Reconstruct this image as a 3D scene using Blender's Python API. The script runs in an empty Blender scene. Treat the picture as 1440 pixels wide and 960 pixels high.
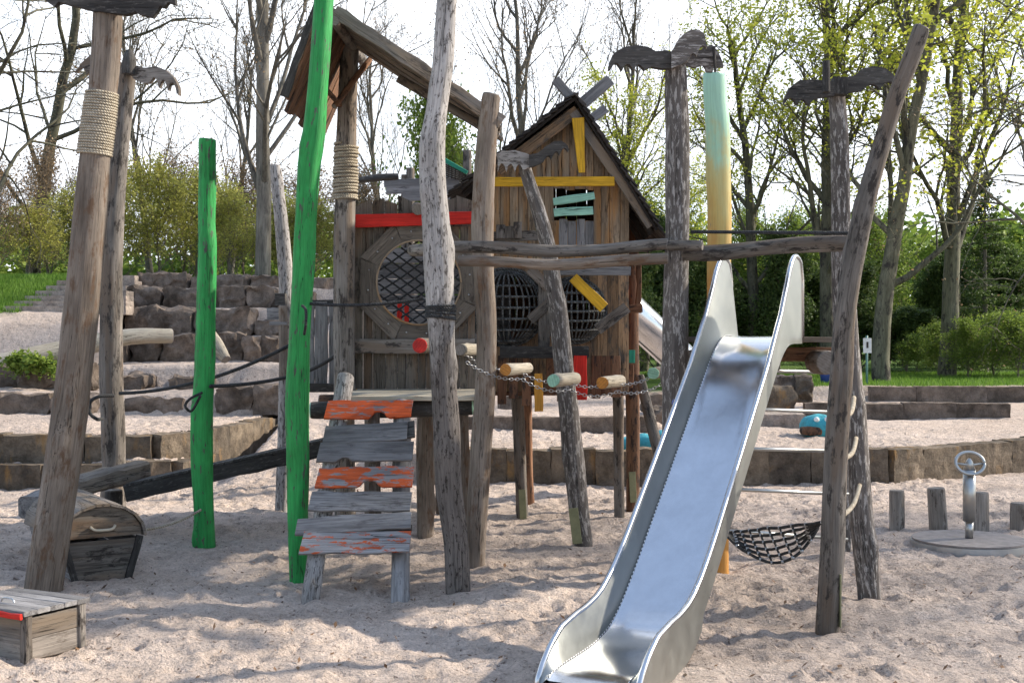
import bpy, math, random
import numpy as np
from mathutils import Vector, Matrix, noise as mnoise
from mathutils.geometry import tessellate_polygon

F = 1800.0; H = 2.0; HZ = 470.0
sc = bpy.context.scene
col = sc.collection
R = math.radians
V = Vector

def P(px, py, d):
    return V(((px - 720) * d / F, d, H - (py - HZ) * d / F))

# ---------------------------------------------------------------- builders
class MB:
    def __init__(self, seed=0):
        self.v = []; self.f = []; self.w = []; self.mi = []; self.sm = []
        rr = random.Random(seed * 77 + 5)
        self.off = V((rr.uniform(-9, 9), rr.uniform(-9, 9), rr.uniform(-9, 9)))
        self.seed = seed; self.pc = []
    def piece(self): self.pc.append((len(self.v), len(self.f)))
    def add(self, vs, fs, ws, mi=0, smooth=False):
        b = len(self.v)
        self.v.extend(tuple(p) for p in vs)
        o = self.off
        self.w.extend((p[0] + o[0], p[1] + o[1], p[2] + o[2]) for p in ws)
        for f in fs:
            self.f.append(tuple(i + b for i in f))
            self.mi.append(mi); self.sm.append(smooth)
    def each(self, name, mats, parent=None, origin=None):
        ends = self.pc[1:] + [(len(self.v), len(self.f))]; out = []
        for (v0, f0), (v1, f1) in zip(self.pc, ends):
            m = MB(self.seed); m.v = self.v[v0:v1]; m.w = self.w[v0:v1]
            m.f = [tuple(i - v0 for i in f) for f in self.f[f0:f1]]; m.mi = self.mi[f0:f1]; m.sm = self.sm[f0:f1]
            out.append(m.build(name, mats, parent, origin))
        return out
    def build(self, name, mats, parent=None, origin=None):
        if not isinstance(mats, (list, tuple)): mats = [mats]
        if origin is None:
            origin = parent.matrix_basis.translation if parent is not None else V((0, 0, 0))
            if parent is not None and parent.get('_wo') is not None:
                origin = V(parent['_wo'])
        org = np.array(origin, dtype=np.float32)
        me = bpy.data.meshes.new(name)
        va = np.array(self.v, dtype=np.float32).reshape(-1, 3) - org
        me.from_pydata([tuple(x) for x in va.tolist()], [], self.f)
        a = me.attributes.new('wc', 'FLOAT_VECTOR', 'POINT')
        a.data.foreach_set('vector', np.array(self.w, dtype=np.float32).ravel())
        for m in mats: me.materials.append(m)
        me.polygons.foreach_set('material_index', self.mi)
        me.polygons.foreach_set('use_smooth', self.sm)
        me.update()
        o = bpy.data.objects.new(name, me)
        col.objects.link(o)
        o['_wo'] = tuple(origin)
        if parent is not None:
            o.parent = parent
            if parent.type == 'MESH' or parent.get('_wo') is not None:
                po = V(parent['_wo'])
            else:
                po = V((0, 0, 0))
            o.location = V(origin) - po
        else:
            o.location = V(origin)
        return o

def thing(name, label, cat, loc=(0, 0, 0), group=None):
    o = bpy.data.objects.new(name, None); col.objects.link(o)
    o.location = loc; o['_wo'] = tuple(loc)
    o.empty_display_size = .1
    return tag(o, label, cat, group)

def tag(o, label, cat, group=None, kind=None):
    o['label'] = label; o['category'] = cat
    if group: o['group'] = group
    if kind: o['kind'] = kind
    return o

def catmull(pts, vals, step):
    """points plus radii -> resampled lists"""
    P_ = [V(p) for p in pts]; n = len(P_)
    outp = []; outr = []
    for i in range(n - 1):
        p0 = P_[max(i - 1, 0)]; p1 = P_[i]; p2 = P_[i + 1]; p3 = P_[min(i + 2, n - 1)]
        L = (p2 - p1).length
        k = max(1, int(L / step))
        for j in range(k):
            t = j / k; t2 = t * t; t3 = t2 * t
            q = 0.5 * ((2 * p1) + (p2 - p0) * t + (2 * p0 - 5 * p1 + 4 * p2 - p3) * t2 + (3 * p1 - p0 - 3 * p2 + p3) * t3)
            outp.append(q); outr.append(vals[i] * (1 - t) + vals[i + 1] * t)
    outp.append(P_[-1].copy()); outr.append(vals[-1])
    return outp, outr

def frames(pts):
    ts = []
    for i in range(len(pts)):
        a = pts[max(i - 1, 0)]; b = pts[min(i + 1, len(pts) - 1)]
        t = (b - a)
        ts.append(t.normalized() if t.length > 1e-9 else V((0, 0, 1)))
    t0 = ts[0]
    u = t0.cross(V((0, 1, 0)))
    if u.length < .1: u = t0.cross(V((1, 0, 0)))
    u.normalize()
    fr = []
    for t in ts:
        u = (u - t * u.dot(t)).normalized()
        fr.append((t, u, t.cross(u)))
    return fr

def log(mb, pts, rad, n=18, step=.07, rough=.06, knots=0, mi=0, cap=1, tilt=0.0, flat=None, smooth=True):
    mb.piece()
    if not isinstance(rad, (list, tuple)): rad = [rad] * len(pts)
    cp, cr = catmull(pts, rad, step)
    fr = frames(cp)
    rnd = random.Random(mb.seed * 13 + len(mb.v))
    kn = [(rnd.random() * 6.28, rnd.randrange(2, max(3, len(cp) - 2)), rnd.uniform(.12, .3)) for _ in range(knots)]
    s = 0; vs = []; ws = []
    o = rnd.uniform(0, 50)
    for i, (c, r) in enumerate(zip(cp, cr)):
        if i: s += (cp[i] - cp[i - 1]).length
        t, u, w = fr[i]
        last = i == len(cp) - 1; first = i == 0
        for k in range(n):
            a = 2 * math.pi * k / n
            ca, sa = math.cos(a), math.sin(a)
            d = 1 + rough * (1.4 * mnoise.noise(V((ca * 1.3 + o, sa * 1.3, s * 1.6))) + .9 * mnoise.noise(V((ca * 4 + o, sa * 4, s * .9))) )
            for (ka, ki, kh) in kn:
                da = math.atan2(math.sin(a - ka), math.cos(a - ka))
                d += kh * math.exp(-(da / .45) ** 2 - (((i - ki) * step) / (r * .9)) ** 2)
            if last or first: d *= .965
            p = c + (u * ca + w * sa) * r * d
            if last and tilt: p += t * (tilt * ca * r)
            vs.append(p); ws.append((ca * r * d, sa * r * d, s))
    fs = []
    m = len(cp)
    for i in range(m - 1):
        for k in range(n):
            k2 = (k + 1) % n
            fs.append((i * n + k, i * n + k2, (i + 1) * n + k2, (i + 1) * n + k))
    mb.add(vs, fs, ws, mi, smooth)
    for end, i in ((0, 0), (1, m - 1)):
        c = cp[i]; t = fr[i][0]; r = cr[i]
        ring = [vs[i * n + k] for k in range(n)]
        inner = [c.lerp(p, .93) + t * (.012 * r / .1 if end else -.012 * r / .1) for p in ring]
        cc = c + t * (.01 * (1 if end else -1) * r / .1)
        vv = ring + inner + [cc]
        ww = [(ws[i * n + k][0], ws[i * n + k][1], 0) for k in range(n)] + [(ws[i * n + k][0] * .93, ws[i * n + k][1] * .93, 0) for k in range(n)] + [(0, 0, 0)]
        ff = []
        for k in range(n):
            k2 = (k + 1) % n
            if end:
                ff.append((k, k2, n + k2, n + k)); ff.append((n + k, n + k2, 2 * n))
            else:
                ff.append((k2, k, n + k, n + k2)); ff.append((n + k2, n + k, 2 * n))
        mb.add(vv, ff, ww, cap, False)
    return cp

def tube(mb, pts, r, n=6, mi=0, closed=False, smooth=True):
    mb.piece()
    pts = [V(p) for p in pts]
    fr = frames(pts)
    m = len(pts); vs = []; ws = []; s = 0
    for i, c in enumerate(pts):
        if i: s += (pts[i] - pts[i - 1]).length
        t, u, w = fr[i]
        rr = r[i] if isinstance(r, (list, tuple)) else r
        for k in range(n):
            a = 2 * math.pi * k / n
            vs.append(c + (u * math.cos(a) + w * math.sin(a)) * rr)
            ws.append((math.cos(a) * rr, math.sin(a) * rr, s))
    fs = [(i * n + k, i * n + (k + 1) % n, (i + 1) * n + (k + 1) % n, (i + 1) * n + k) for i in range(m - 1) for k in range(n)]
    if not closed:
        fs.append(tuple(range(n - 1, -1, -1))); fs.append(tuple((m - 1) * n + k for k in range(n)))
    mb.add(vs, fs, ws, mi, smooth)

def smooth_path(pts, k=8):
    cp, _ = catmull(pts, [1] * len(pts), 1e9)
    P_ = [V(p) for p in pts]; out = []
    n = len(P_)
    for i in range(n - 1):
        p0 = P_[max(i - 1, 0)]; p1 = P_[i]; p2 = P_[i + 1]; p3 = P_[min(i + 2, n - 1)]
        for j in range(k):
            t = j / k; t2 = t * t; t3 = t2 * t
            out.append(0.5 * ((2 * p1) + (p2 - p0) * t + (2 * p0 - 5 * p1 + 4 * p2 - p3) * t2 + (3 * p1 - p0 - 3 * p2 + p3) * t3))
    out.append(P_[-1])
    return out

def sag(a, b, s, n=14):
    a = V(a); b = V(b)
    return [a.lerp(b, i / n) - V((0, 0, s * 4 * (i / n) * (1 - i / n))) for i in range(n + 1)]

def board(mb, a, b, up, w, t, mi=0, rough=.004, w2=None, skew=(0, 0), ch=.005, step=.09, notch=None):
    """plank from a to b, width w along up, thickness t"""
    mb.piece()
    a = V(a); b = V(b); L = (b - a).length
    ax = (b - a).normalized()
    up = V(up); up = (up - ax * up.dot(ax)).normalized()
    nn = ax.cross(up)
    w2 = w if w2 is None else w2
    k = max(2, int(L / step))
    rnd = random.Random(mb.seed * 31 + len(mb.v))
    o = rnd.uniform(0, 99)
    vs = []; ws = []
    for i in range(k + 1):
        f = i / k; s = f * L
        ww = (w * (1 - f) + w2 * f) / 2
        et = rough * 2 * mnoise.noise(V((s * 5, o, 0))); eb = rough * 2 * mnoise.noise(V((s * 5, o, 7)))
        hi = ww + et; lo = -ww + eb
        if notch:
            for (nf, nw, nd, side) in notch:
                q = nd * math.exp(-((f - nf) * L / nw) ** 4)
                if side > 0: hi -= q
                else: lo += q
        c = min(ch, t * .3)
        warp = rough * 1.2 * mnoise.noise(V((s * 2, o, 3)))
        prof = [(lo + c, -t / 2), (hi - c, -t / 2), (hi, -t / 2 + c), (hi, t / 2 - c), (hi - c, t / 2), (lo + c, t / 2), (lo, t / 2 - c), (lo, -t / 2 + c)]
        for (q, h) in prof:
            sk = 0
            if i == 0: sk = skew[0] * q + rough * .8 * mnoise.noise(V((q * 30, o, 9)))
            if i == k: sk = skew[1] * q + rough * .8 * mnoise.noise(V((q * 30, o, 19)))
            vs.append(a + ax * (s + sk) + up * q + nn * (h + warp)); ws.append((q, h, s))
    fs = []
    for i in range(k):
        for j in range(8):
            j2 = (j + 1) % 8
            fs.append((i * 8 + j, (i + 1) * 8 + j, (i + 1) * 8 + j2, i * 8 + j2))
    fs.append(tuple(range(8))); fs.append(tuple(k * 8 + j for j in range(7, -1, -1)))
    mb.off = mb.off + V((.37, .21, .53))
    mb.add(vs, fs, ws, mi, False)

def extr(mb, pts, nvec, L=V((0, 0, 1)), mi=0, mis=None):
    """polygon pts pushed by nvec"""
    pts = [V(p) for p in pts]; nvec = V(nvec); n = len(pts)
    mis = mi if mis is None else mis
    tri = tessellate_polygon([pts])
    nn = nvec.normalized(); W = V(L).cross(nn).normalized(); L = V(L)
    def wc(p): return (p.dot(W), p.dot(nn), p.dot(L))
    vs = pts + [p + nvec for p in pts]
    area = V((0, 0, 0))
    for i in range(n): area += pts[i].cross(pts[(i + 1) % n])
    flip = area.dot(nvec) > 0
    fs = []
    for t in tri:
        a, b, c = t
        nrm = (pts[b] - pts[a]).cross(pts[c] - pts[a])
        if nrm.dot(nvec) > 0: a, b, c = c, b, a
        fs.append((a, b, c)); fs.append((c + n, b + n, a + n))
    mb.add(vs, fs, [wc(p) for p in vs], mi, False)
    fs = []
    for i in range(n):
        j = (i + 1) % n
        fs.append((i, i + n, j + n, j) if flip is False else (j, j + n, i + n, i))
    mb.add(vs, fs, [wc(p) for p in vs], mis, False)

def rock(mb, c, size, rz=0, rough=.12, mi=0, n=(9, 6, 6), round_=.25, tilt=0):
    c = V(c); sx, sy, sz = size
    rnd = random.Random(mb.seed * 17 + len(mb.v) + 3)
    o = rnd.uniform(0, 90)
    M = Matrix.Rotation(rz, 3, 'Z') @ Matrix.Rotation(tilt, 3, 'X')
    vid = {}; vs = []; ws = []; fs = []
    def vert(i, j, k):
        key = (i, j, k)
        if key in vid: return vid[key]
        q = V((2 * i / n[0] - 1, 2 * j / n[1] - 1, 2 * k / n[2] - 1))
        sph = q.normalized() * 1.25
        q2 = q.lerp(sph, round_)
        p = V((q2.x * sx / 2, q2.y * sy / 2, q2.z * sz / 2))
        m = min(sx, sy, sz)
        dn = V((mnoise.noise(p * 2.2 / max(m, .3) + V((o, 0, 0))), mnoise.noise(p * 2.2 / max(m, .3) + V((0, o, 3))), mnoise.noise(p * 2.2 / max(m, .3) + V((5, 0, o)))))
        dn2 = V((mnoise.noise(p * 8 + V((o, 0, 0))), mnoise.noise(p * 8 + V((0, o, 3))), mnoise.noise(p * 8 + V((5, 0, o)))))
        p = p + dn * rough * m * 1.3 + dn2 * rough * m * .35
        vid[key] = len(vs); vs.append(c + M @ p); ws.append(tuple(p)); return vid[key]
    for j in range(n[1]):
        for k in range(n[2]):
            fs.append((vert(0, j, k), vert(0, j, k + 1), vert(0, j + 1, k + 1), vert(0, j + 1, k)))
            fs.append((vert(n[0], j, k), vert(n[0], j + 1, k), vert(n[0], j + 1, k + 1), vert(n[0], j, k + 1)))
    for i in range(n[0]):
        for k in range(n[2]):
            fs.append((vert(i, 0, k), vert(i + 1, 0, k), vert(i + 1, 0, k + 1), vert(i, 0, k + 1)))
            fs.append((vert(i, n[1], k), vert(i, n[1], k + 1), vert(i + 1, n[1], k + 1), vert(i + 1, n[1], k)))
        for j in range(n[1]):
            fs.append((vert(i, j, 0), vert(i, j + 1, 0), vert(i + 1, j + 1, 0), vert(i + 1, j, 0)))
            fs.append((vert(i, j, n[2]), vert(i + 1, j, n[2]), vert(i + 1, j + 1, n[2]), vert(i, j + 1, n[2])))
    mb.off = V((rnd.uniform(-9, 9), rnd.uniform(-9, 9), rnd.uniform(-9, 9)))
    mb.add(vs, fs, ws, mi, False)

# ---------------------------------------------------------------- materials
def newmat(name):
    m = bpy.data.materials.new(name); m.use_nodes = True
    nt = m.node_tree; nt.nodes.clear()
    out = nt.nodes.new('ShaderNodeOutputMaterial')
    b = nt.nodes.new('ShaderNodeBsdfPrincipled')
    nt.links.new(b.outputs[0], out.inputs[0])
    return m, nt, b, out

def N(nt, typ, **kw):
    n = nt.nodes.new(typ)
    for k, v in kw.items(): setattr(n, k, v)
    return n

def lk(nt, a, b): nt.links.new(a, b)

def mapped(nt, src, scale):
    m = N(nt, 'ShaderNodeVectorMath', operation='MULTIPLY')
    lk(nt, src, m.inputs[0]); m.inputs[1].default_value = scale
    return m.outputs[0]

def nz(nt, vec, scale=1, detail=4, rough=.6, dist=0):
    n = N(nt, 'ShaderNodeTexNoise'); n.inputs['Scale'].default_value = scale
    n.inputs['Detail'].default_value = detail; n.inputs['Roughness'].default_value = rough
    n.inputs['Distortion'].default_value = dist
    lk(nt, vec, n.inputs['Vector']); return n.outputs[0]

def ramp(nt, fac, stops):
    r = N(nt, 'ShaderNodeValToRGB'); lk(nt, fac, r.inputs[0])
    e = r.color_ramp.elements
    while len(e) < len(stops): e.new(.5)
    for el, (p, c) in zip(e, stops):
        el.position = p
        el.color = (c, c, c, 1) if isinstance(c, (int, float)) else (*c, 1)
    return r.outputs[0]

def mix(nt, fac, a, b, mode='MIX'):
    m = N(nt, 'ShaderNodeMix', data_type='RGBA', blend_type=mode)
    for s, x in ((0, fac), (6, a), (7, b)):
        if isinstance(x, (int, float)): m.inputs[s].default_value = x
        elif isinstance(x, tuple): m.inputs[s].default_value = (*x, 1)
        else: lk(nt, x, m.inputs[s])
    return m.outputs[2]

def zramp(nt, v, a, b):
    m = N(nt, 'ShaderNodeMapRange'); lk(nt, v, m.inputs[0]); m.inputs[1].default_value = a; m.inputs[2].default_value = b
    return m.outputs[0]

def bump(nt, h, strength, dist, prev=None):
    b = N(nt, 'ShaderNodeBump'); b.inputs['Strength'].default_value = strength
    b.inputs['Distance'].default_value = dist
    lk(nt, h, b.inputs['Height'])
    if prev is not None: lk(nt, prev, b.inputs['Normal'])
    return b.outputs[0]

def wood(name, dark, light, patch=None, pth=(.52, .6), tint=None, paint=None, wear=(.55, .68), rough=.85, grain=1.0, crack=1.0, pscale=(13, 13, 4.5), vary=.3, zdark=None):
    m, nt, b, out = newmat(name)
    at = N(nt, 'ShaderNodeAttribute', attribute_name='wc').outputs['Vector']
    big = nz(nt, mapped(nt, at, (5, 5, 1.3)), 1, 4, .6)
    fine = nz(nt, mapped(nt, at, (75 * grain, 75 * grain, 3.2)), 1, 5, .65, .4)
    c = mix(nt, ramp(nt, big, [(.3, 0.0), (.7, 1.0)]), dark, light)
    c = mix(nt, .85, c, ramp(nt, fine, [(.25, .35), (.5, 1.0), (.75, 1.35)]), 'MULTIPLY')
    if tint is not None:
        tn = nz(nt, mapped(nt, at, (9, 9, 1.1)), 1, 3, .5)
        c = mix(nt, ramp(nt, tn, [(.48, 0.0), (.62, .8)]), c, tint)
    if patch is not None:
        pn = nz(nt, mapped(nt, at, pscale), 1, 6, .72)
        c = mix(nt, ramp(nt, pn, [(pth[0], 0.0), (pth[1], 1.0)]), c, patch)
    hcomb = fine
    if paint is not None:
        wn = nz(nt, mapped(nt, at, (22, 22, 6)), 1, 6, .7)
        pv = nz(nt, mapped(nt, at, (6, 6, 3)), 1, 4, .6)
        pc = mix(nt, ramp(nt, pv, [(.3, 0.0), (.7, 1.0)]), tuple(x * .72 for x in paint), tuple(min(1, x * 1.12) for x in paint))
        pc = mix(nt, .7, pc, ramp(nt, fine, [(.25, .4), (.6, 1.12)]), 'MULTIPLY')
        c = mix(nt, ramp(nt, wn, [(wear[0], 1.0), (wear[1], 0.0)]), c, pc)
    isl = N(nt, 'ShaderNodeNewGeometry').outputs['Random Per Island']; orn = N(nt, 'ShaderNodeObjectInfo').outputs['Random']
    sm_ = N(nt, 'ShaderNodeMath', operation='ADD'); lk(nt, isl, sm_.inputs[0]); lk(nt, orn, sm_.inputs[1])
    fr_ = N(nt, 'ShaderNodeMath', operation='FRACT'); lk(nt, sm_.outputs[0], fr_.inputs[0])
    vr = .12 if paint is not None else vary
    c = mix(nt, 1.0, c, ramp(nt, fr_.outputs[0], [(0, 1 - vr), (1, 1 + vr * .6)]), 'MULTIPLY')
    if zdark:   # handled and damp lower part of the trunk, greyer dark wood
        sp = N(nt, 'ShaderNodeSeparateXYZ'); lk(nt, N(nt, 'ShaderNodeNewGeometry').outputs['Position'], sp.inputs[0])
        ad = N(nt, 'ShaderNodeMath', operation='MULTIPLY_ADD'); lk(nt, nz(nt, mapped(nt, at, (9, 9, 3)), 1, 5, .7), ad.inputs[0]); ad.inputs[1].default_value = 2.2; lk(nt, sp.outputs[2], ad.inputs[2])
        c = mix(nt, ramp(nt, ad.outputs[0], [(0, 1.0), (1, 1.0)]) if False else zramp(nt, ad.outputs[0], zdark[0] + 1.1, zdark[1] + 1.1), mix(nt, 1.0, c, (.40, .37, .35), 'MULTIPLY'), c)
    # drying cracks
    cn = nz(nt, mapped(nt, at, (26, 26, .9)), 1, 3, .55, .3)
    ck = ramp(nt, cn, [(.485, 1.0), (.497, .18), (.503, .18), (.515, 1.0)])
    gate = ramp(nt, nz(nt, mapped(nt, at, (7, 7, .8)), 1, 2, .5), [(.48, 0.0), (.56, 1.0)])
    c = mix(nt, gate, c, mix(nt, crack, c, ck, 'MULTIPLY'))
    b.inputs['Base Color'].default_value = (.3, .3, .3, 1)
    lk(nt, c, b.inputs['Base Color'])
    b.inputs['Roughness'].default_value = rough
    b.inputs['Specular IOR Level'].default_value = .25
    bn = bump(nt, fine, .55, .006)
    bn = bump(nt, big, .3, .02, bn)
    bn = bump(nt, ck, .5 * crack, .01, bn)
    lk(nt, bn, b.inputs['Normal'])
    return m

def endgrain(name, colr, dark=(.08, .06, .045)):
    m, nt, b, out = newmat(name)
    at = N(nt, 'ShaderNodeAttribute', attribute_name='wc').outputs['Vector']
    frac = nz(nt, mapped(nt, at, (18, 18, 18)), 1, 5, .7)
    ln = N(nt, 'ShaderNodeTexWave', wave_type='RINGS', rings_direction='Z'); ln.inputs['Scale'].default_value = 14
    ln.inputs['Distortion'].default_value = 1.5
    lk(nt, at, ln.inputs['Vector'])
    c = mix(nt, ramp(nt, frac, [(.35, .55), (.65, 0.0)]), colr, dark)
    c = mix(nt, .4, c, ramp(nt, ln.outputs[0], [(0, .65), (1, 1.1)]), 'MULTIPLY')
    lk(nt, c, b.inputs['Base Color']); b.inputs['Roughness'].default_value = .85
    lk(nt, bump(nt, frac, .5, .01), b.inputs['Normal'])
    return m

def plain(name, c, rough=.6, metal=0, var=.25, scale=12, bmp=.2):
    m, nt, b, out = newmat(name)
    at = N(nt, 'ShaderNodeAttribute', attribute_name='wc').outputs['Vector']
    n = nz(nt, at, scale, 6, .65)
    lk(nt, mix(nt, 1.0, c, ramp(nt, n, [(.3, 1 - var), (.7, 1 + var * .4)]), 'MULTIPLY'), b.inputs['Base Color'])
    b.inputs['Roughness'].default_value = rough; b.inputs['Metallic'].default_value = metal
    lk(nt, bump(nt, n, bmp, .004), b.inputs['Normal'])
    return m

def rope_mat(name, c, c2, sc_=90):
    m, nt, b, out = newmat(name)
    at = N(nt, 'ShaderNodeAttribute', attribute_name='wc').outputs['Vector']
    w = N(nt, 'ShaderNodeTexWave', wave_type='BANDS', bands_direction='DIAGONAL'); w.inputs['Scale'].default_value = sc_ * .33
    w.inputs['Distortion'].default_value = .6
    lk(nt, at, w.inputs['Vector'])
    n = nz(nt, at, 25, 4, .6)
    k = mix(nt, ramp(nt, n, [(.35, 0.0), (.65, 1.0)]), c, c2)
    k = mix(nt, .8, k, ramp(nt, w.outputs[0], [(0, .35), (.6, 1.1)]), 'MULTIPLY')
    lk(nt, k, b.inputs['Base Color']); b.inputs['Roughness'].default_value = .9
    lk(nt, bump(nt, w.outputs[0], .8, .004), b.inputs['Normal'])
    return m

def steel(name, c=(.62, .63, .64), rough=.3, brush=True, aniso=(3, 3, 60)):
    m, nt, b, out = newmat(name)
    at = N(nt, 'ShaderNodeAttribute', attribute_name='wc').outputs['Vector']
    n = nz(nt, at, 5, 6, .65)
    s = nz(nt, mapped(nt, at, aniso), 3, 3, .6)
    lk(nt, mix(nt, .6, c, ramp(nt, n, [(.3, .78), (.7, 1.05)]), 'MULTIPLY'), b.inputs['Base Color'])
    b.inputs['Metallic'].default_value = 1
    rr = N(nt, 'ShaderNodeMapRange'); lk(nt, n, rr.inputs[0])
    rr.inputs[3].default_value = rough * .75; rr.inputs[4].default_value = rough * 1.3
    lk(nt, rr.outputs[0], b.inputs['Roughness'])
    bn = bump(nt, s, .05, .001); bn = bump(nt, n, .02, .01, bn)
    lk(nt, bn, b.inputs['Normal'])
    return m

def stone_mat(name, dark, light, moss=None, mth=(.58, .7)):
    m, nt, b, out = newmat(name)
    at = N(nt, 'ShaderNodeAttribute', attribute_name='wc').outputs['Vector']
    big = nz(nt, at, 1.6, 5, .6); md = nz(nt, at, 7, 8, .7); fi = nz(nt, at, 40, 6, .7)
    c = mix(nt, ramp(nt, big, [(.35, 0.0), (.65, 1.0)]), dark, light)
    c = mix(nt, .9, c, ramp(nt, md, [(.3, .45), (.55, 1.0), (.75, 1.35)]), 'MULTIPLY')
    c = mix(nt, .6, c, ramp(nt, fi, [(.3, .6), (.7, 1.25)]), 'MULTIPLY')
    if moss:
        c = mix(nt, ramp(nt, nz(nt, mapped(nt, at, (3, 3, 1.2)), 1, 6, .7), [(mth[0], 0.0), (mth[1], .85)]), c, moss)
    lk(nt, c, b.inputs['Base Color']); b.inputs['Roughness'].default_value = .95
    b.inputs['Specular IOR Level'].default_value = .15
    bn = bump(nt, fi, .5, .012); bn = bump(nt, md, .7, .06, bn)
    lk(nt, bn, b.inputs['Normal'])
    return m

def leaf_mat(name, c1, c2, tr=.45):
    m, nt, b, out = newmat(name)
    oi = N(nt, 'ShaderNodeNewGeometry').outputs['Random Per Island']
    r = ramp(nt, oi, [(0.0, c1), (1.0, c2)])
    lk(nt, r, b.inputs['Base Color']); b.inputs['Roughness'].default_value = .6
    b.inputs['Specular IOR Level'].default_value = .2
    t = N(nt, 'ShaderNodeBsdfTranslucent'); lk(nt, r, t.inputs[0])
    ms = N(nt, 'ShaderNodeMixShader'); ms.inputs[0].default_value = tr
    lk(nt, b.outputs[0], ms.inputs[1]); lk(nt, t.outputs[0], ms.inputs[2]); lk(nt, ms.outputs[0], out.inputs[0])
    return m

M = {}
M['grey'] = wood('wood_grey', (.10, .085, .07), (.27, .24, .21), patch=(.05, .042, .036), pth=(.53, .60), tint=(.17, .125, .09))
M['pale'] = wood('wood_pale', (.24, .22, .20), (.50, .465, .435), patch=(.09, .077, .068), pth=(.52, .60), pscale=(38, 38, 14), vary=.1)
M['brown'] = wood('wood_brown', (.11, .085, .065), (.28, .23, .185), patch=(.13, .08, .05), pth=(.52, .64))
M['darkbark'] = wood('wood_dark', (.07, .06, .053), (.16, .14, .125), patch=(.34, .315, .29), pth=(.52, .58), pscale=(40, 40, 9), vary=.15)
M['redbrown'] = wood('wood_redbrown', (.12, .055, .03), (.26, .14, .08), patch=(.05, .035, .028))
M['black'] = wood('wood_black', (.035, .032, .03), (.085, .078, .07), patch=(.13, .12, .11), pth=(.54, .66), pscale=(40, 40, 12))
M['wall'] = wood('wood_wall', (.10, .08, .06), (.21, .175, .14), patch=(.06, .05, .04), pth=(.54, .66), tint=(.16, .10, .06))
M['plank'] = wood('wood_plank', (.14, .118, .10), (.27, .235, .20), patch=(.10, .08, .065), pth=(.54, .66), tint=(.24, .18, .125))
M['warm'] = wood('wood_warm', (.24, .17, .11), (.46, .35, .24), patch=(.10, .07, .05), pth=(.55, .72), tint=(.5, .25, .09))
M['amber'] = wood('wood_amber', (.20, .13, .08), (.42, .26, .14), patch=(.11, .09, .07), pth=(.50, .62), vary=.4)
M['tread'] = wood('wood_tread', (.14, .132, .13), (.31, .295, .285), patch=(.10, .09, .09), pth=(.56, .7), grain=.8)
M['pine'] = wood('wood_pine', (.40, .34, .25), (.58, .51, .40), patch=(.30, .23, .16), pth=(.6, .75))
M['green'] = wood('paint_green', (.05, .05, .04), (.1, .1, .08), paint=(.03, .30, .07), wear=(.575, .62), rough=.6, crack=1.0)
M['orange'] = wood('paint_orange', (.15, .14, .14), (.30, .28, .27), paint=(.62, .10, .025), wear=(.53, .60), rough=.65)
M['orangeworn'] = wood('paint_orange_worn', (.17, .16, .16), (.32, .30, .29), paint=(.60, .11, .03), wear=(.50, .55), rough=.7)
M['red'] = wood('paint_red', (.1, .05, .04), (.2, .1, .08), paint=(.62, .022, .012), wear=(.72, .78), rough=.55, crack=.3)
M['yellow'] = wood('paint_yellow', (.15, .1, .05), (.3, .2, .1), paint=(.66, .36, .02), wear=(.66, .74), rough=.6, crack=.5)
M['teal'] = wood('paint_teal', (.1, .15, .1), (.2, .25, .2), paint=(.03, .27, .17), wear=(.66, .74), rough=.6)
M['mint'] = wood('paint_mint', (.15, .2, .15), (.3, .35, .3), paint=(.33, .60, .45), wear=(.62, .70), rough=.65)
M['e_grey'] = endgrain('end_grey', (.24, .21, .18))
M['e_red'] = endgrain('end_red', (.66, .03, .02), (.15, .02, .02))
M['e_orange'] = endgrain('end_orange', (.62, .25, .04), (.2, .09, .03))
M['e_mint'] = endgrain('end_mint', (.36, .62, .45), (.10, .22, .15))
M['e_blue'] = endgrain('end_blue', (.02, .05, .33), (.4, .45, .6))
M['rope'] = rope_mat('rope_hemp', (.34, .28, .20), (.50, .44, .34))
M['netrope'] = rope_mat('rope_net', (.03, .03, .03), (.16, .16, .15), 60)
M['brope'] = rope_mat('rope_black', (.018, .018, .018), (.05, .05, .05))
M['steel'] = steel('steel_bed', (.66, .67, .69), .16)
M['steel_r'] = steel('steel_rail', (.46, .46, .44), .34)
M['galv'] = steel('steel_galvanised', (.45, .46, .47), .45)
M['plate'] = plain('bracket_paint', (.24, .24, .13), .5, .3)
M['bolt'] = plain('bolt_steel', (.5, .5, .5), .35, .9)
M['white'] = plain('sign_white', (.7, .72, .7), .5)
M['postgreen'] = plain('sign_post_green', (.12, .25, .22), .5)
M['blue'] = plain('bin_blue', (.02, .05, .22), .5)
M['turq'] = plain('paint_turquoise', (.03, .30, .36), .6, var=.4)
M['rubber'] = plain('disc_rubber', (.27, .235, .215), .9, var=.35)
M['concrete'] = plain('concrete', (.30, .28, .25), .95, var=.4, bmp=.6)
M['stone'] = stone_mat('sandstone_dark', (.09, .07, .055), (.25, .195, .155), (.30, .245, .20), (.60, .72))
M['stone2'] = stone_mat('sandstone_moss', (.09, .073, .057), (.23, .18, .13), (.30, .17, .06), (.56, .70))
M['stonetop'] = stone_mat('sandstone_pale', (.30, .24, .20), (.42, .35, .29))
M['leaf_y'] = leaf_mat('leaves_yellow_green', (.28, .34, .04), (.58, .58, .09), .55)
M['leaf_g'] = leaf_mat('leaves_green', (.10, .17, .03), (.26, .33, .06), .45)
M['leaf_o'] = leaf_mat('leaves_olive', (.27, .28, .06), (.55, .52, .14), .55)
M['leaf_d'] = leaf_mat('leaves_dark', (.04, .075, .02), (.13, .18, .05), .35)
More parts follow.
